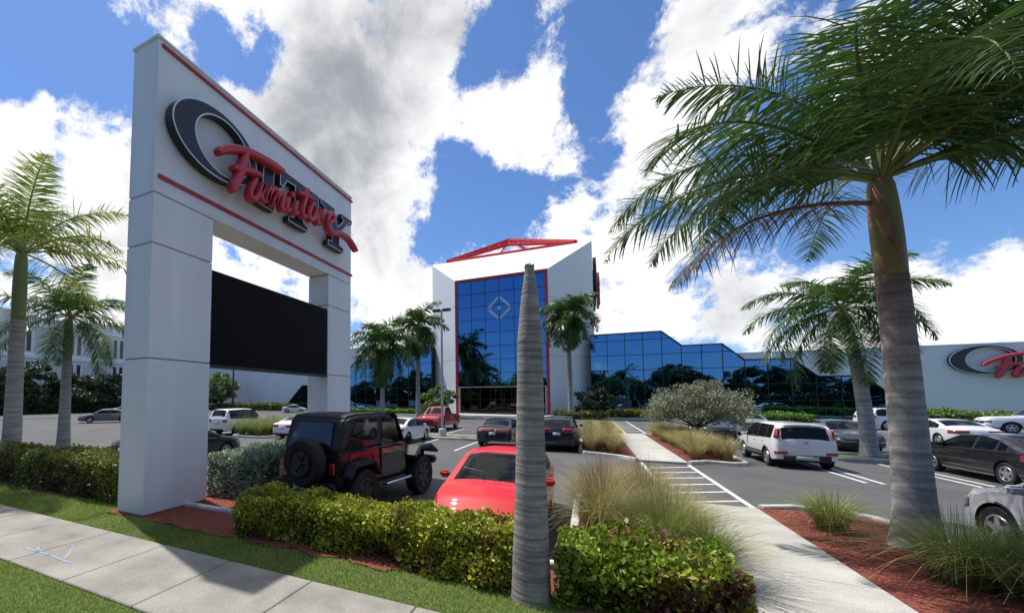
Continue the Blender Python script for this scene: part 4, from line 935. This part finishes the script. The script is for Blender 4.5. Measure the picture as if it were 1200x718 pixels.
mk(suv_spec(4.6, 1.86, 1.62), label='dark blue crossover with red tail lamps half hidden by the topless palm trunk', cat='suv', x=-1.4, y=23.15, heading=UP, paint=P_['navy'], group=G1, tail=(.92, 1.1, .4, .55))
mk(sedan_spec(4.7, 1.83, 1.43), label='white sedan parked right behind the black off-roader', cat='car', x=-9.75, y=22.0, heading=UP, paint=P_['white'], group=G1)
mk(sedan_spec(4.8, 1.84, 1.47), label='dark green grey sedan between the white sedan and the pale sedan', cat='car', x=-12.45, y=21.9, heading=UP, paint=P_['grey'], group=G1)
mk(sedan_spec(4.8, 1.84, 1.47), label='pale silver sedan whose roof shows above the off-roader top', cat='car', x=-14.9, y=22.0, heading=UP, paint=P_['gold'], group=G1)
mk(sedan_spec(4.7, 1.82, 1.44), label='white sedan half hidden behind the sign leg, beside the grassy island', cat='car', x=-17.0, y=22.1, heading=UP, paint=P_['white'], group=G1)
mk(suv_spec(4.55, 1.84, 1.8), label='white upright suv with dark side windows seen between the sign legs', cat='suv', x=-22.85, y=22.2, heading=UP, paint=P_['white'], group=G1, tum=.22,
   top=[(-2.28, 1.1), (-2.2, 1.3), (-2.02, 1.72), (-1.8, 1.78), (-.6, 1.82), (.3, 1.78), (.5, 1.72), (1.05, 1.18), (1.3, 1.15), (2.0, 1.08), (2.22, .95), (2.275, .8)], xs=dict(wsb=1.03, wst=.5, rwt=-2.0, rwb=-2.2, s0=-1.85, s1=.86), planr=(.3, .12), rslope=.04, tail=(.9, 1.1, .1, .25))
mk(sedan_spec(4.8, 1.84, 1.42), label='dark car whose roof shows over the silvery hedge, left of the near sign opening', cat='car', x=-14.5, y=11.0, heading=UP, paint=P_['black'], group=G1)
mk(sedan_spec(4.4, 1.8, 1.46), label='small white car far off near the showroom wall', cat='car', x=-47.2, y=58.2, heading=R(35), paint=P_['white'], group='cars far across the lot')
mk(sedan_spec(4.9, 1.86, 1.45), label='grey sedan driving past on the far left road', cat='car', x=-45.6, y=25.5, heading=R(240), paint=P_['grey'], group='cars on the left road')
mk(suv_spec(4.6, 1.86, 1.6), label='white car behind the grey sedan on the far left', cat='car', x=-61.5, y=37.0, heading=R(240), paint=P_['white'], group='cars on the left road')
# right hand side
mk(sedan_spec(4.9, 1.86, 1.44), label='long black sedan with chrome window line right of the big palm', cat='car', x=11.55, y=20.0, heading=UP, paint=P_['black'], group=G1, tail=(.76, .92, .55, .4))
mk(suv_spec(4.7, 1.88, 1.66), label='silver suv nosing in from the right edge beside the mulch bed', cat='suv', x=6.80, y=9.15, heading=UP, paint=P_['silver'], group=G1, Rw=.37, spokes=5, sill=.26)
mk(sedan_spec(4.7, 1.83, 1.42), label='white sedan with sloping tail beyond the black sedan', cat='car', x=17.3, y=33.8, heading=UP, paint=P_['white'], group=G1)
mk(sedan_spec(4.7, 1.83, 1.45), label='dark sedan facing the street behind the white boxy hatchback', cat='car', x=11.3, y=29.2, heading=DN, paint=P_['navy'], group=G1)
mk(suv_spec(4.6, 1.86, 1.66), label='blue grey suv behind the silvery tree, left of the white boxy hatchback', cat='suv', x=7.1, y=33.6, heading=DN, paint=P_['blue'], group=G1)
mk(sedan_spec(4.6, 1.82, 1.45), label='pale silver car beyond the blue grey suv', cat='car', x=10.0, y=38.0, heading=UP, paint=P_['gold'], group=G1)
mk(suv_spec(4.6, 1.86, 1.75), label='white suv with red tail lamps left of the big palm trunk, near the far hedge', cat='suv', x=22.2, y=48.6, heading=R(20), paint=P_['white'], group=G1, tum=.25)
# reflections show more cars beyond the walkway
def pickup(label, x, y, heading, paint, group):
    def ex(t, k):
        for s in (1, -1): b = MB(); b.box(-2.75, -.75, *sorted((s*.82, s*.9)), 1.2, 1.27); b.build('bed_rail', paint, t, bevel=.02)
        b = MB(); b.box(2.72, 2.98, -.93, .93, .45, .66); b.build('front_bumper', paint, t, bevel=.05, seg=2)
        k['endpatch']('grille_bar', 1, .55, .86, .9, paint, .03); k['endpatch']('grille_bar', 1, .03, .72, 1.05, paint, .032)
        b = MB(); b.box(-2.95, -2.85, -.9, .9, .5, .68); b.build('rear_bumper', M_['chrome'], t, bevel=.03)
    h = 2.9
    return car(label, 'pickup truck', x, y, heading, paint, 5.8, 1.98, 1.9,
        [(-h, 1.2), (-h+.03, 1.25), (-.82, 1.25), (-.78, 1.3), (-.62, 1.82), (-.45, 1.89), (.3, 1.9), (.62, 1.82), (1.22, 1.28), (1.5, 1.26), (2.5, 1.2), (h-.1, 1.12), (h, .98)], [(-h, 1.1), (0, 1.2), (1.2, 1.18), (h, .95)],
        (-1.75, 1.85), .41, dict(wsb=1.2, wst=.66, rwt=-.64, rwb=-.77, s0=-.5, s1=1.0, bp=[.12], seams=[-.6, .15, .95], handles=[-.1, .3], rearlow=0), group, 'pickup_truck', .3, .02, .08, .42, 'rim', 5, (.85, 1.15, .06, .1), (.8, 1.02, .2, .35), (.7, 1.08, .52), planr=(.2, .04), planf=(.4, .2), extra=ex, bedx=(-2.8, -.84))
pickup('red pickup truck facing the street beside the lamp post', -11.0, 31.9, DN, P_['dred'], G1)
pickup('white pickup truck at the right edge near the long hedge', 28.9, 46.8, R(170), P_['white'], G1)

# black off-roader with soft top, built panel by panel
def offroader():
    t = thing('off_road_vehicle', 'lifted black and red off-roader with black soft top and rear spare tyre beside the sign', 'off-roader', (-5.1, 9.0, 0.005), R(84), G1); t.scale = (1.07, 1.07, 1.07)
    blk = mat('matt_black_vinyl', (.014, .014, .016), .62, var=.2, scale=3); pk = P_['black']; rd = paintmat('deep_red', (.30, .008, .012))
    def prism(nm, prof, y0, y1, m, bev=.03, par=t, seg=2):
        b = MB(); b.prism([(px, y0, pz) for px, pz in prof], (0, y1-y0, 0)); return b.build(nm, m, par, bevel=bev, seg=seg)
    prism('body', [(-1.85, .68), (-1.5, .66), (-1.42, 1.0), (-1.0, 1.0), (-.72, .66), (.62, .62), (.7, 1.2), (.62, 1.32), (-1.85, 1.3)], -.76, .76, pk)
    prism('rear_panel', [(-1.90, .66), (-1.852, .66), (-1.852, 1.3), (-1.90, 1.3)], -.77, .77, pk, .015)
    prism('bonnet', [(.62, 1.0), (2.0, 1.0), (2.02, 1.22), (1.9, 1.26), (.62, 1.335)], -.6, .6, blk, .05)
    prism('front_tub', [(.62, .7), (2.0, .7), (2.0, 1.0), (.62, 1.0)], -.5, .5, pk)
    g = prism('grille', [(2.02, .72), (2.07, .72), (2.07, 1.22), (2.02, 1.22)], -.55, .55, pk, .03)
    for k in range(7): b = MB(); y = -.3+k*.1; b.box(2.071, 2.08, y-.025, y+.025, .8, 1.15); b.build('slot', M_['trim'], g)
    for s in (1, -1):
        prism('front_fender', [(.75, .98), (1.0, 1.2), (1.65, 1.2), (2.05, 1.0), (2.05, .92), (1.62, 1.1), (1.05, 1.1), (.82, .9)], *sorted((s*.55, s*.98)), blk, .025)
        prism('rear_flare', [(-1.78, .86), (-1.62, 1.1), (-.9, 1.12), (-.62, .78), (-.7, .74), (-.95, 1.03), (-1.55, 1.02), (-1.7, .82)], *sorted((s*.77, s*.98)), blk, .025)
        prism('side_panel', [(-1.55, 1.13), (-1.2, 1.2), (-.75, 1.16), (-.52, .9), (-.46, .9), (-.5, 1.27), (-1.5, 1.27)], *sorted((s*.758, s*.775)), rd, .01)
        prism('cowl_panel', [(-.42, 1.1), (.2, 1.2), (.58, 1.2), (.58, 1.27), (-.46, 1.27)], *sorted((s*.8, s*.812)), rd, .008)
        d = prism('door', [(-.42, .7), (.6, .7), (.6, 1.28), (-.5, 1.28)], *sorted((s*.763, s*.80)), pk, .02)
        b = MB(); b.box(-.36, -.18, *sorted((s*.802, s*.83)), 1.12, 1.16); b.build('handle', M_['trim'], d, bevel=.01)
        prism('door_window', [(-.40, 1.31), (.42, 1.31), (.16, 1.9), (-.34, 1.93)], *sorted((s*.735, s*.752)), M_['glassd'], .02)
        prism('quarter_window', [(-1.62, 1.36), (-.55, 1.36), (-.55, 1.9), (-1.3, 1.92)], *sorted((s*.744, s*.754)), M_['glassd'], .02)
        b = MB(); b.box(-.45, .62, *sorted((s*.8, s*.96)), .5, .56); b.build('side_step', M_['chrome'], t, bevel=.02)
        b = MB(); b.box(.45, .55, *sorted((s*.84, s*1.02)), 1.3, 1.48); b.build('mirror', blk, t, bevel=.03, seg=2)
        b = MB(); b.box(-1.945, -1.90, *sorted((s*.58, s*.72)), .9, 1.12); b.build('taillight', M_['tail'], t, bevel=.02)
        b = MB(); b.lathe([(.09, 0), (.1, .02)], 16, (2.075, s*.42, 1.03), 'x'); b.build('headlight', M_['head'], t)
    prism('soft_top', [(-1.86, 1.302), (.38, 1.302), (.30, 1.5), (.12, 1.97), (-.3, 2.03), (-1.2, 2.03), (-1.5, 2.0), (-1.62, 1.95)], -.742, .742, blk, .06, seg=3)
    prism('windscreen_frame', [(.66, 1.33), (.72, 1.33), (.32, 1.99), (.22, 1.99)], -.72, .72, pk, .02)
    prism('windscreen', [(.721, 1.38), (.73, 1.38), (.36, 1.93), (.35, 1.93)], -.65, .65, M_['glassd'], .003)
    rw = MB(); rw.poly([(-1.845, -.55, 1.4), (-1.845, .55, 1.4), (-1.69, .5, 1.86), (-1.69, -.5, 1.86)]); o = rw.build('rear_window', M_['glassd'], t); sm = o.modifiers.new('s', 'SOLIDIFY'); sm.thickness = .02; sm.offset = 0
    prism('front_bumper', [(2.08, .62), (2.32, .62), (2.32, .82), (2.08, .82)], -.8, .8, blk, .04); prism('rear_bumper', [(-2.08, .58), (-1.905, .58), (-1.905, .76), (-2.08, .76)], -.78, .78, blk, .04)
    b = MB(); b.box(-2.10, -2.085, -.16, .16, .62, .72); b.build('licence_plate', M_['plate'], t)
    prism('chassis', [(-1.9, .42), (2.0, .42), (2.0, .68), (-1.9, .68)], -.42, .42, M_['trim'], .02)
    for wx_ in (-1.2, 1.28):
        for s in (1, -1): wheel(t, wx_, s*.80, .47, .31, s, M_['darkrim'], 6)
    b = MB(); Rw = .46; h_ = .14; b.lathe([(Rw*.55, -h_*.8), (Rw*.9, -h_), (Rw, -h_*.6), (Rw, h_*.6), (Rw*.9, h_), (Rw*.55, h_*.8)], 32, (-2.08, -.12, 1.13), 'x'); sp_ = b.build('spare_wheel', M_['tyre'], t)
    b = MB(); b.lathe([(.24, -.13), (.25, -.16), (.21, -.1)], 24, (-2.08, -.12, 1.13), 'x'); b.lathe([(.06, -.17), (.07, -.1)], 12, (-2.08, -.12, 1.13), 'x')
    for k in range(6):
        q = math.pi*2*k/6; b.tube([(-2.22, -.12, 1.13), (-2.21, -.12+.22*math.cos(q), 1.13+.22*math.sin(q))], .022, 5)
    b.build('rim', M_['darkrim'], sp_)
    return t
offroader()

# lamp post
t = thing('street_lamp', 'slim grey parking lot lamp post beside the red pickup', 'lamp post', (-8.3, 24.75, .1))
MB().tube([(0, 0, .5), (0, 0, 8.0)], [.085, .06], 12).build('pole', mat('lamp_grey', (.36, .37, .36), .5, .2), t)
MB().lathe([(.24, 0), (.24, .5), (.21, .53)], 16).build('base', M_['kerb'], t, bevel=.02)
for s in (-1, 1): b = MB(); b.box(min(s*.05, s*.6), max(s*.05, s*.6), -.16, .16, 7.98, 8.14); b.build('lamp_head', mat('lamp_dark', (.05, .05, .05), .4), t, bevel=.04, seg=2)

# ================================================================== PLANTS IN PLACE
GP = 'royal palms round the lot'
# big palm by the walkway: fronds set one by one (azimuth, start elevation, droop, length)
bp = [(R(205), R(40), R(100), 4.9), (R(190), R(22), R(82), 4.7), (R(172), R(46), R(108), 4.8), (R(215), R(8), R(72), 4.3), (R(238), R(52), R(112), 4.5),
      (R(260), R(30), R(98), 4.7), (R(280), R(62), R(112), 4.9), (R(300), R(26), R(90), 4.9), (R(292), R(46), R(108), 4.9), (R(325), R(48), R(100), 5.0), (R(312), R(62), R(112), 5.0), (R(345), R(20), R(80), 5.0), (R(335), R(12), R(72), 4.6), (R(352), R(60), R(105), 4.9),
      (R(5), R(44), R(95), 5.0), (R(20), R(22), R(84), 4.9), (R(45), R(55), R(100), 4.9), (R(75), R(35), R(95), 4.7), (R(110), R(60), R(104), 4.8), (R(140), R(35), R(95), 4.6), (R(60), R(80), R(80), 4.6), (R(320), R(76), R(100), 4.9), (R(338), R(38), R(95), 4.9), (R(262), R(76), R(98), 4.6), (R(186), R(72), R(84), 4.4)]
palm('large royal palm with mottled shaft and wide trunk beside the walkway, in red mulch', 4.72, 9.95, 4.55, .24, .19, 2.0, 4.6, 0, 5, fronds=bp, dead=[(R(207), R(2), R(60), 4.1)], nl=125, ll=1.02, wd=.042, grav=.30, plum=.45, tm='trunkb', group=GP, seg=4, swell=1.55, lean=(-.14, 0), shm='shaftb')
_bp = [o for o in bpy.data.objects if o.name == 'palm_tree'][0]; b = MB(); vs = []; fs = []
for i in range(15):        # dry leaf sheath split from the shaft, curling round it
    u = i/14; a = R(205+75*u); z = 6.05-1.15*u; wv = .085*math.sin(math.pi*min(1, u*1.0+.12))+.015; rr = .222+.02*math.sin(u*9)
    for q in (-1, 0, 1): a2 = a+q*wv/.2*.6; vs.append((rr*math.cos(a2)*(1.03 if q == 0 else 1)-.09, rr*math.sin(a2)*(1.03 if q == 0 else 1), z+q*wv*.5))
b.add(vs, [[i*3+k, i*3+k+1, (i+1)*3+k+1, (i+1)*3+k] for i in range(14) for k in range(2)]); _o = b.build('dry_sheath', mat('dry_sheath', (.17, .075, .04), .7, col2=(.28, .17, .09), scale=6), _bp, smooth=True); _m = _o.modifiers.new('s', 'SOLIDIFY'); _m.thickness = .012
palm('leaning royal palm on the kerbed strip behind the big palm', 10.4, 24.4, 5.0, .27, .19, 1.6, 4.0, 24, 21, nl=90, ll=.9, wd=.055, group=GP, lean=(-.6, 0), emin=-40, plum=.4)
palm('tall royal palm at the far left with yellowish sunlit fronds', -17.15, 6.62, 5.1, .28, .2, 2.7, 4.6, 15, 33, 'palmy', nl=85, ll=.85, wd=.055, group=GP, emin=8, droopk=.72, grav=.2, plum=.45, z0=.05)
palm('second palm from the left with green shaft, nearest the sign', -22.4, 10.6, 4.3, .28, .19, 2.5, 4.3, 20, 41, nl=80, ll=.85, wd=.055, group=GP, emin=-30, droopk=.9)
palm('droopy low palm left of the lamp post, closest to the sign', -21.6, 42.6, 7.6, .30, .2, 1.6, 5.8, 28, 52, 'palm', nl=66, ll=1.5, wd=.13, group=GP, emin=-65, plum=.45)
palm('tall palm left of the lamp post, next to the tower', -21.3, 53.0, 11.2, .34, .22, 1.9, 5.5, 26, 63, nl=60, ll=1.5, wd=.15, group=GP, emin=-65, plum=.45)
palm('palm in front of the tower right side wall', -2.15, 58.6, 11.8, .33, .22, 2.3, 5.6, 27, 71, nl=60, ll=1.5, wd=.15, group=GP, emin=-65, plum=.45)
# topless trunk
t = thing('dead_palm_trunk', 'bare topless palm trunk standing alone in front of the tower', 'palm trunk', (-.70, 5.44, .03))
b = MB(); n = 30; r = random.Random(3); K = 86; PR = [(0, .25), (.12, .23), (.7, .21), (1.5, .18), (2.5, .16), (3.25, .148), (3.75, .106), (4.0, .072), (4.16, .056)]
for i in range(K+1):
    z = 4.16*i/K; rr = lerp_prof(PR, z)*(1+.014*math.sin(i*2.2)+r.uniform(-.008, .008)); ox_ = .015*z
    b.v += [(ox_+rr*math.cos(2*math.pi*k/n), rr*math.sin(2*math.pi*k/n), z+(r.uniform(-.04, .05) if i == K else 0)) for k in range(n)]
b.f = [[i*n+k, i*n+(k+1) % n, (i+1)*n+(k+1) % n, (i+1)*n+k] for i in range(K) for k in range(n)]+[[K*n+k for k in range(n)]]
m = mat('dead_trunk', (.26, .24, .21), .95, col2=(.38, .35, .31), scale=2.4); bands(m, 22, .45); b.build('trunk', m, t, smooth=True)
b = MB()
for k in range(14): a = k*2.4; b.tube([(.06+.04*math.cos(a), .04*math.sin(a), 4.05), (.06+.05*math.cos(a+.3), .05*math.sin(a+.3), 4.17+.025*r.random())], [.02, .012], 5)
b.build('splintered_tip', mat('tip', (.10, .08, .06), .95), t)
b = MB(); b.add(*(lambda q: (q.v, q.f))(MB().lathe([(.0, 0), (.06, .0), (.04, .03)], 8)))
# hedges
hedge('clipped_hedge', 'low yellow green clipped hedge in front of the red car, left of the bare trunk', -5.8, -.9, 5.5, 6.4, .80, LM['ficus'], 2500, .066, 1, group='hedges along the street', rough=.13)
hedge('clipped_hedge', 'green hedge with reddish tips right of the bare trunk, beside the walkway', -.42, 1.42, 5.3, 6.5, .76, LM['coco'], 2000, .078, 2, group='hedges along the street', rough=.12)
hedge('clipped_hedge', 'dark green and rust hedge left of the sign base', -17.6, -9.6, 5.75, 6.75, 1.08, LM['dark'], 1100, .075, 3, group='hedges along the street')
hedge('clipped_hedge', 'silvery grey green hedge between the sign legs and the off-roader', -8.7, -7.0, 7.3, 12.4, 1.18, LM['silver'], 1500, .07, 4, group='hedges along the street')
for i, (x0, x1, y0, y1, h, lb) in enumerate([(2.2, 17.5, 60.5, 62.5, 1.1, 'dark low hedge under the glass wing right of the tower'), (11, 18.5, 51.5, 54, 1.05, 'bright green hedge behind the white boxy hatchback'), (-4, 1.8, 54.5, 56, .9, 'low brownish hedge at the foot of the palm by the tower'),
      (24.5, 33, 54.5, 57.5, 1.35, 'bright low hedge along the white wall, left of the gap near the right edge'), (33.6, 44, 54.5, 57.5, 1.2, 'bright low hedge along the white wall nearest the right edge'), (-40, -23.5, 60, 61.5, .8, 'low green hedge under the glass wing left of the tower'), (-74, -52, 62, 64.5, 1.5, 'dark green hedge along the wall seen between the sign legs')]):
    hedge('low_hedge', lb, x0, x1, y0, y1, h, LM['far'] if i not in (0, 2, 6) else LM['dark'], 110, .2, 20+i, group='low hedges by the showroom', z0=.1, rough=.18)
# silvery tree, bushes, trees
def shrubtree():
    return tree('silver_tree', 'wide silvery olive tree on the grassy island beside the walkway', 5.45, 28.6, 3.75, 2.4, 2.8, 'olive', 17000, .12, 9, .07, nb=18)
shrubtree()
tree('broadleaf_tree', 'small green tree by the white wall seen between the sign legs', -71, 63, 9.2, 3.3, 7.4, 'tree2', 5000, .5, 12, .16)
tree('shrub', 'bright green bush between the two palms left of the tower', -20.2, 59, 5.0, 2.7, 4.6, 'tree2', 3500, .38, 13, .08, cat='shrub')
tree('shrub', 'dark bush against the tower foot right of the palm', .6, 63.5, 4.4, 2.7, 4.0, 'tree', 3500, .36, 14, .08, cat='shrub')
t = thing('utility_pole', 'thin dark pole beside the small tree by the white wall', 'pole', (-66.5, 62, .05)); MB().tube([(0, 0, 0), (0, 0, 9.5)], [.22, .16], 8).build('pole', M_['bark'], t)
GT = 'dark trees before the office building'
lb_ = ['dark rounded tree at the far left edge before the offices', 'dark tree behind the far left palm trunk', 'dark tree between the two left palm trunks', 'dark tree just right of the second palm trunk', 'dark tree before the office right end', 'dark tree right behind the grey sedan', 'dark tree next to the sign leg before the offices']
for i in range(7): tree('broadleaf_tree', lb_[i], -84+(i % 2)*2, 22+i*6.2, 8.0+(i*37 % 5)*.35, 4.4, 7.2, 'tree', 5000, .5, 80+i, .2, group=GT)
for i in range(7):
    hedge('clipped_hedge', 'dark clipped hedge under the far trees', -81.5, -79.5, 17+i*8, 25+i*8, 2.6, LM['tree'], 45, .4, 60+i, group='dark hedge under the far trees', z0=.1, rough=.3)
# trees and palms across the street, mirrored in the glass
src = tree('broadleaf_tree', 'broad dark tree across the street, mirrored in the glass', -40, -24, 13, 6.5, 9.5, 'tree', 6000, .7, 91, .3, group='trees mirrored in the glass')
def copytree(o, parent=None):
    c = o.copy(); C.objects.link(c)
    if parent: c.parent = parent
    for ch in [q for q in list(bpy.data.objects) if q.parent == o]: copytree(ch, c)
    return c
for i in range(6): hedge('added_hedge', 'long dark hedge added across the street to darken the glass reflection', -120+i*35, -85+i*35, -21, -19.5, 4.2, LM['tree'], 22, .5, 140+i, group='hedge added for the glass reflection', rough=.35)  # invented hedge, blocks the pale ground band mirrored under the trees
r = random.Random(4)
for i in range(22):
    c = copytree(src); c.location = (-95+i*8.0+r.uniform(-2, 2), -24+r.uniform(-3, 3), 0); c.rotation_euler[2] = r.uniform(0, 6); s_ = r.uniform(.75, 1.15); c.scale = (s_, s_, s_*r.uniform(.85, 1.15))
src = palm('royal palm across the street, mirrored in the glass', -30, -18, 9, .33, .22, 1.8, 4.2, 15, 95, nl=36, ll=.85, wd=.1, group='palms mirrored in the glass', seg=2)
for i in range(7): c = copytree(src); c.location = (-52+i*13+r.uniform(-3, 3), -19+r.uniform(-1, 2), 0); c.rotation_euler[2] = r.uniform(0, 6); c.scale = (1, 1, r.uniform(.8, 1.15))

# ornamental grasses
GG = 'fountain grass tufts'
for i, (x, y, h, rd, n, pl, lb) in enumerate([(.95, 7.35, 1.05, .6, 900, 60, 'tall grass tuft just behind the red tipped hedge, arching over the walkway'), (.15, 8.0, 1.1, .6, 900, 160, 'grass tuft with brown seed haze behind the hedge, beside the red car'),
      (.95, 8.9, 1.1, .6, 800, 90, 'middle grass tuft beside the walkway'), (.2, 9.7, 1.1, .6, 800, 200, 'pinkish plumed grass tuft by the rounded kerb'), (.95, 10.6, 1.0, .55, 700, 120, 'grass tuft nearest the crosswalk'), (1.3, 6.9, .78, .5, 800, 30, 'green grass tuft spilling onto the walkway at the hedge end'), (1.2, 8.1, .9, .55, 800, 60, 'grass tuft leaning over the walkway edge, between the hedge and the middle tuft')]):
    clump(lb, x, y, h, rd, int(n*1.3), 200+i, 'fountg' if i in (0, 5) else 'fount', pl*2, GG, wd=.011)
for i, (x, y, h, rd, n, lb) in enumerate([(3.95, 10.6, .72, .5, 700, 'small grass tuft in red mulch at the corner of the walkway and kerb'), (4.35, 8.35, .85, .7, 1100, 'large dark green grass tuft at the foot of the big palm'), (4.95, 8.2, .85, .7, 1100, 'grass tuft in front of the silver suv wheel'), (5.0, 7.4, .7, .5, 700, 'grass tuft at the bottom right corner')]):
    clump(lb, x, y, h, rd, n, 220+i, 'fountg', 0, 'grass tufts in the red mulch', wd=.011, spread=1.25)
r = random.Random(8); k = 0
def isl(xa, xb_, ya, yb_, step, h, grp, lab, n=330, wd=.02, lm='fount'):
    global k
    y = ya
    while y < yb_:
        x = xa
        while x < xb_:
            clump(lab, x+r.uniform(-.15, .15), y+r.uniform(-.15, .15), h*r.uniform(.85, 1.15), .55, n, 300+k, lm, 25, grp, wd=wd, z=.1); k += 1; x += step
        y += step
isl(.1, 1.5, 21.2, 32.5, .78, .95, 'grass tufts on the island left of the far walkway', 'pale grass tuft on the island left of the far walkway')
isl(3.95, 5.1, 20.6, 32.5, .82, .85, 'grass tufts on the island under the silvery tree', 'pale grass tuft on the island under the silvery tree')
isl(-20.9, -18.6, 20.2, 24.2, .8, 1.05, 'grass tufts on the island between the sign legs', 'green grass tuft on the island between the sign legs', lm='fountg')

# lawn blades, mulch chips
def field(name, regs, dens, h, seed, z):
    r = np.random.default_rng(seed); P = []
    for (x0, x1, y0, y1) in regs:
        n = int((x1-x0)*(y1-y0)*dens); q = np.stack([r.uniform(x0, x1, n), r.uniform(y0, y1, n), np.full(n, z)], 1); P.append(q)
    P = np.concatenate(P); n = len(P); V, Fq = blades(P, h*(.5+r.random(n)), np.full(n, .006), np.clip(r.normal(.5, .3, n), 0, 1.2), seed, 2)
    o = npobj(name, V, Fq, M_['blade']); tag(o, 'short green lawn grass along the sidewalk', 'grass', kind='stuff'); return o
field('lawn_grass', [(-9.6, -6.3, 4.6, 5.36), (-6.3, -2.6, 4.6, 5.39), (-2.6, 1.5, 4.6, 5.42), (-20, -9.3, 4.6, 5.75), (-9.3, -3.5, 1.7, 3.06)] , 4200, .06, 5, .035)
r_ = np.random.default_rng(12); P = []
for (x0, x1, y0, y1, d) in [(-9.4, -2.6, 5.26, 6.3, 260), (-2.6, -1, 5.45, 6.3, 300), (3.32, 5.2, 4.8, 12, 500), (-.2, 1.6, 5.9, 11.9, 160), (-8.8, -6.7, 6.6, 8.5, 260), (3.4, 5.2, 19.8, 24, 160), (.2, 1.6, 20.3, 24, 160), (-9.5, -8, 5.0, 5.2, 60)]:
    n = int((x1-x0)*(y1-y0)*d); P.append(np.stack([r_.uniform(x0, x1, n), r_.uniform(y0, y1, n), np.full(n, .082)+r_.random(n)*.012], 1))
V, Fq = leafcards(np.concatenate(P), .05, 13, 0, .4); V = V.reshape(-1, 4, 3); c = V.mean(1, keepdims=True); V = c+(V-c)*np.array([1, 1, .3])
o = npobj('mulch_chips', V.reshape(-1, 3), Fq, M_['chip']); tag(o, 'red wood chips scattered over the planting beds', 'mulch', kind='stuff')
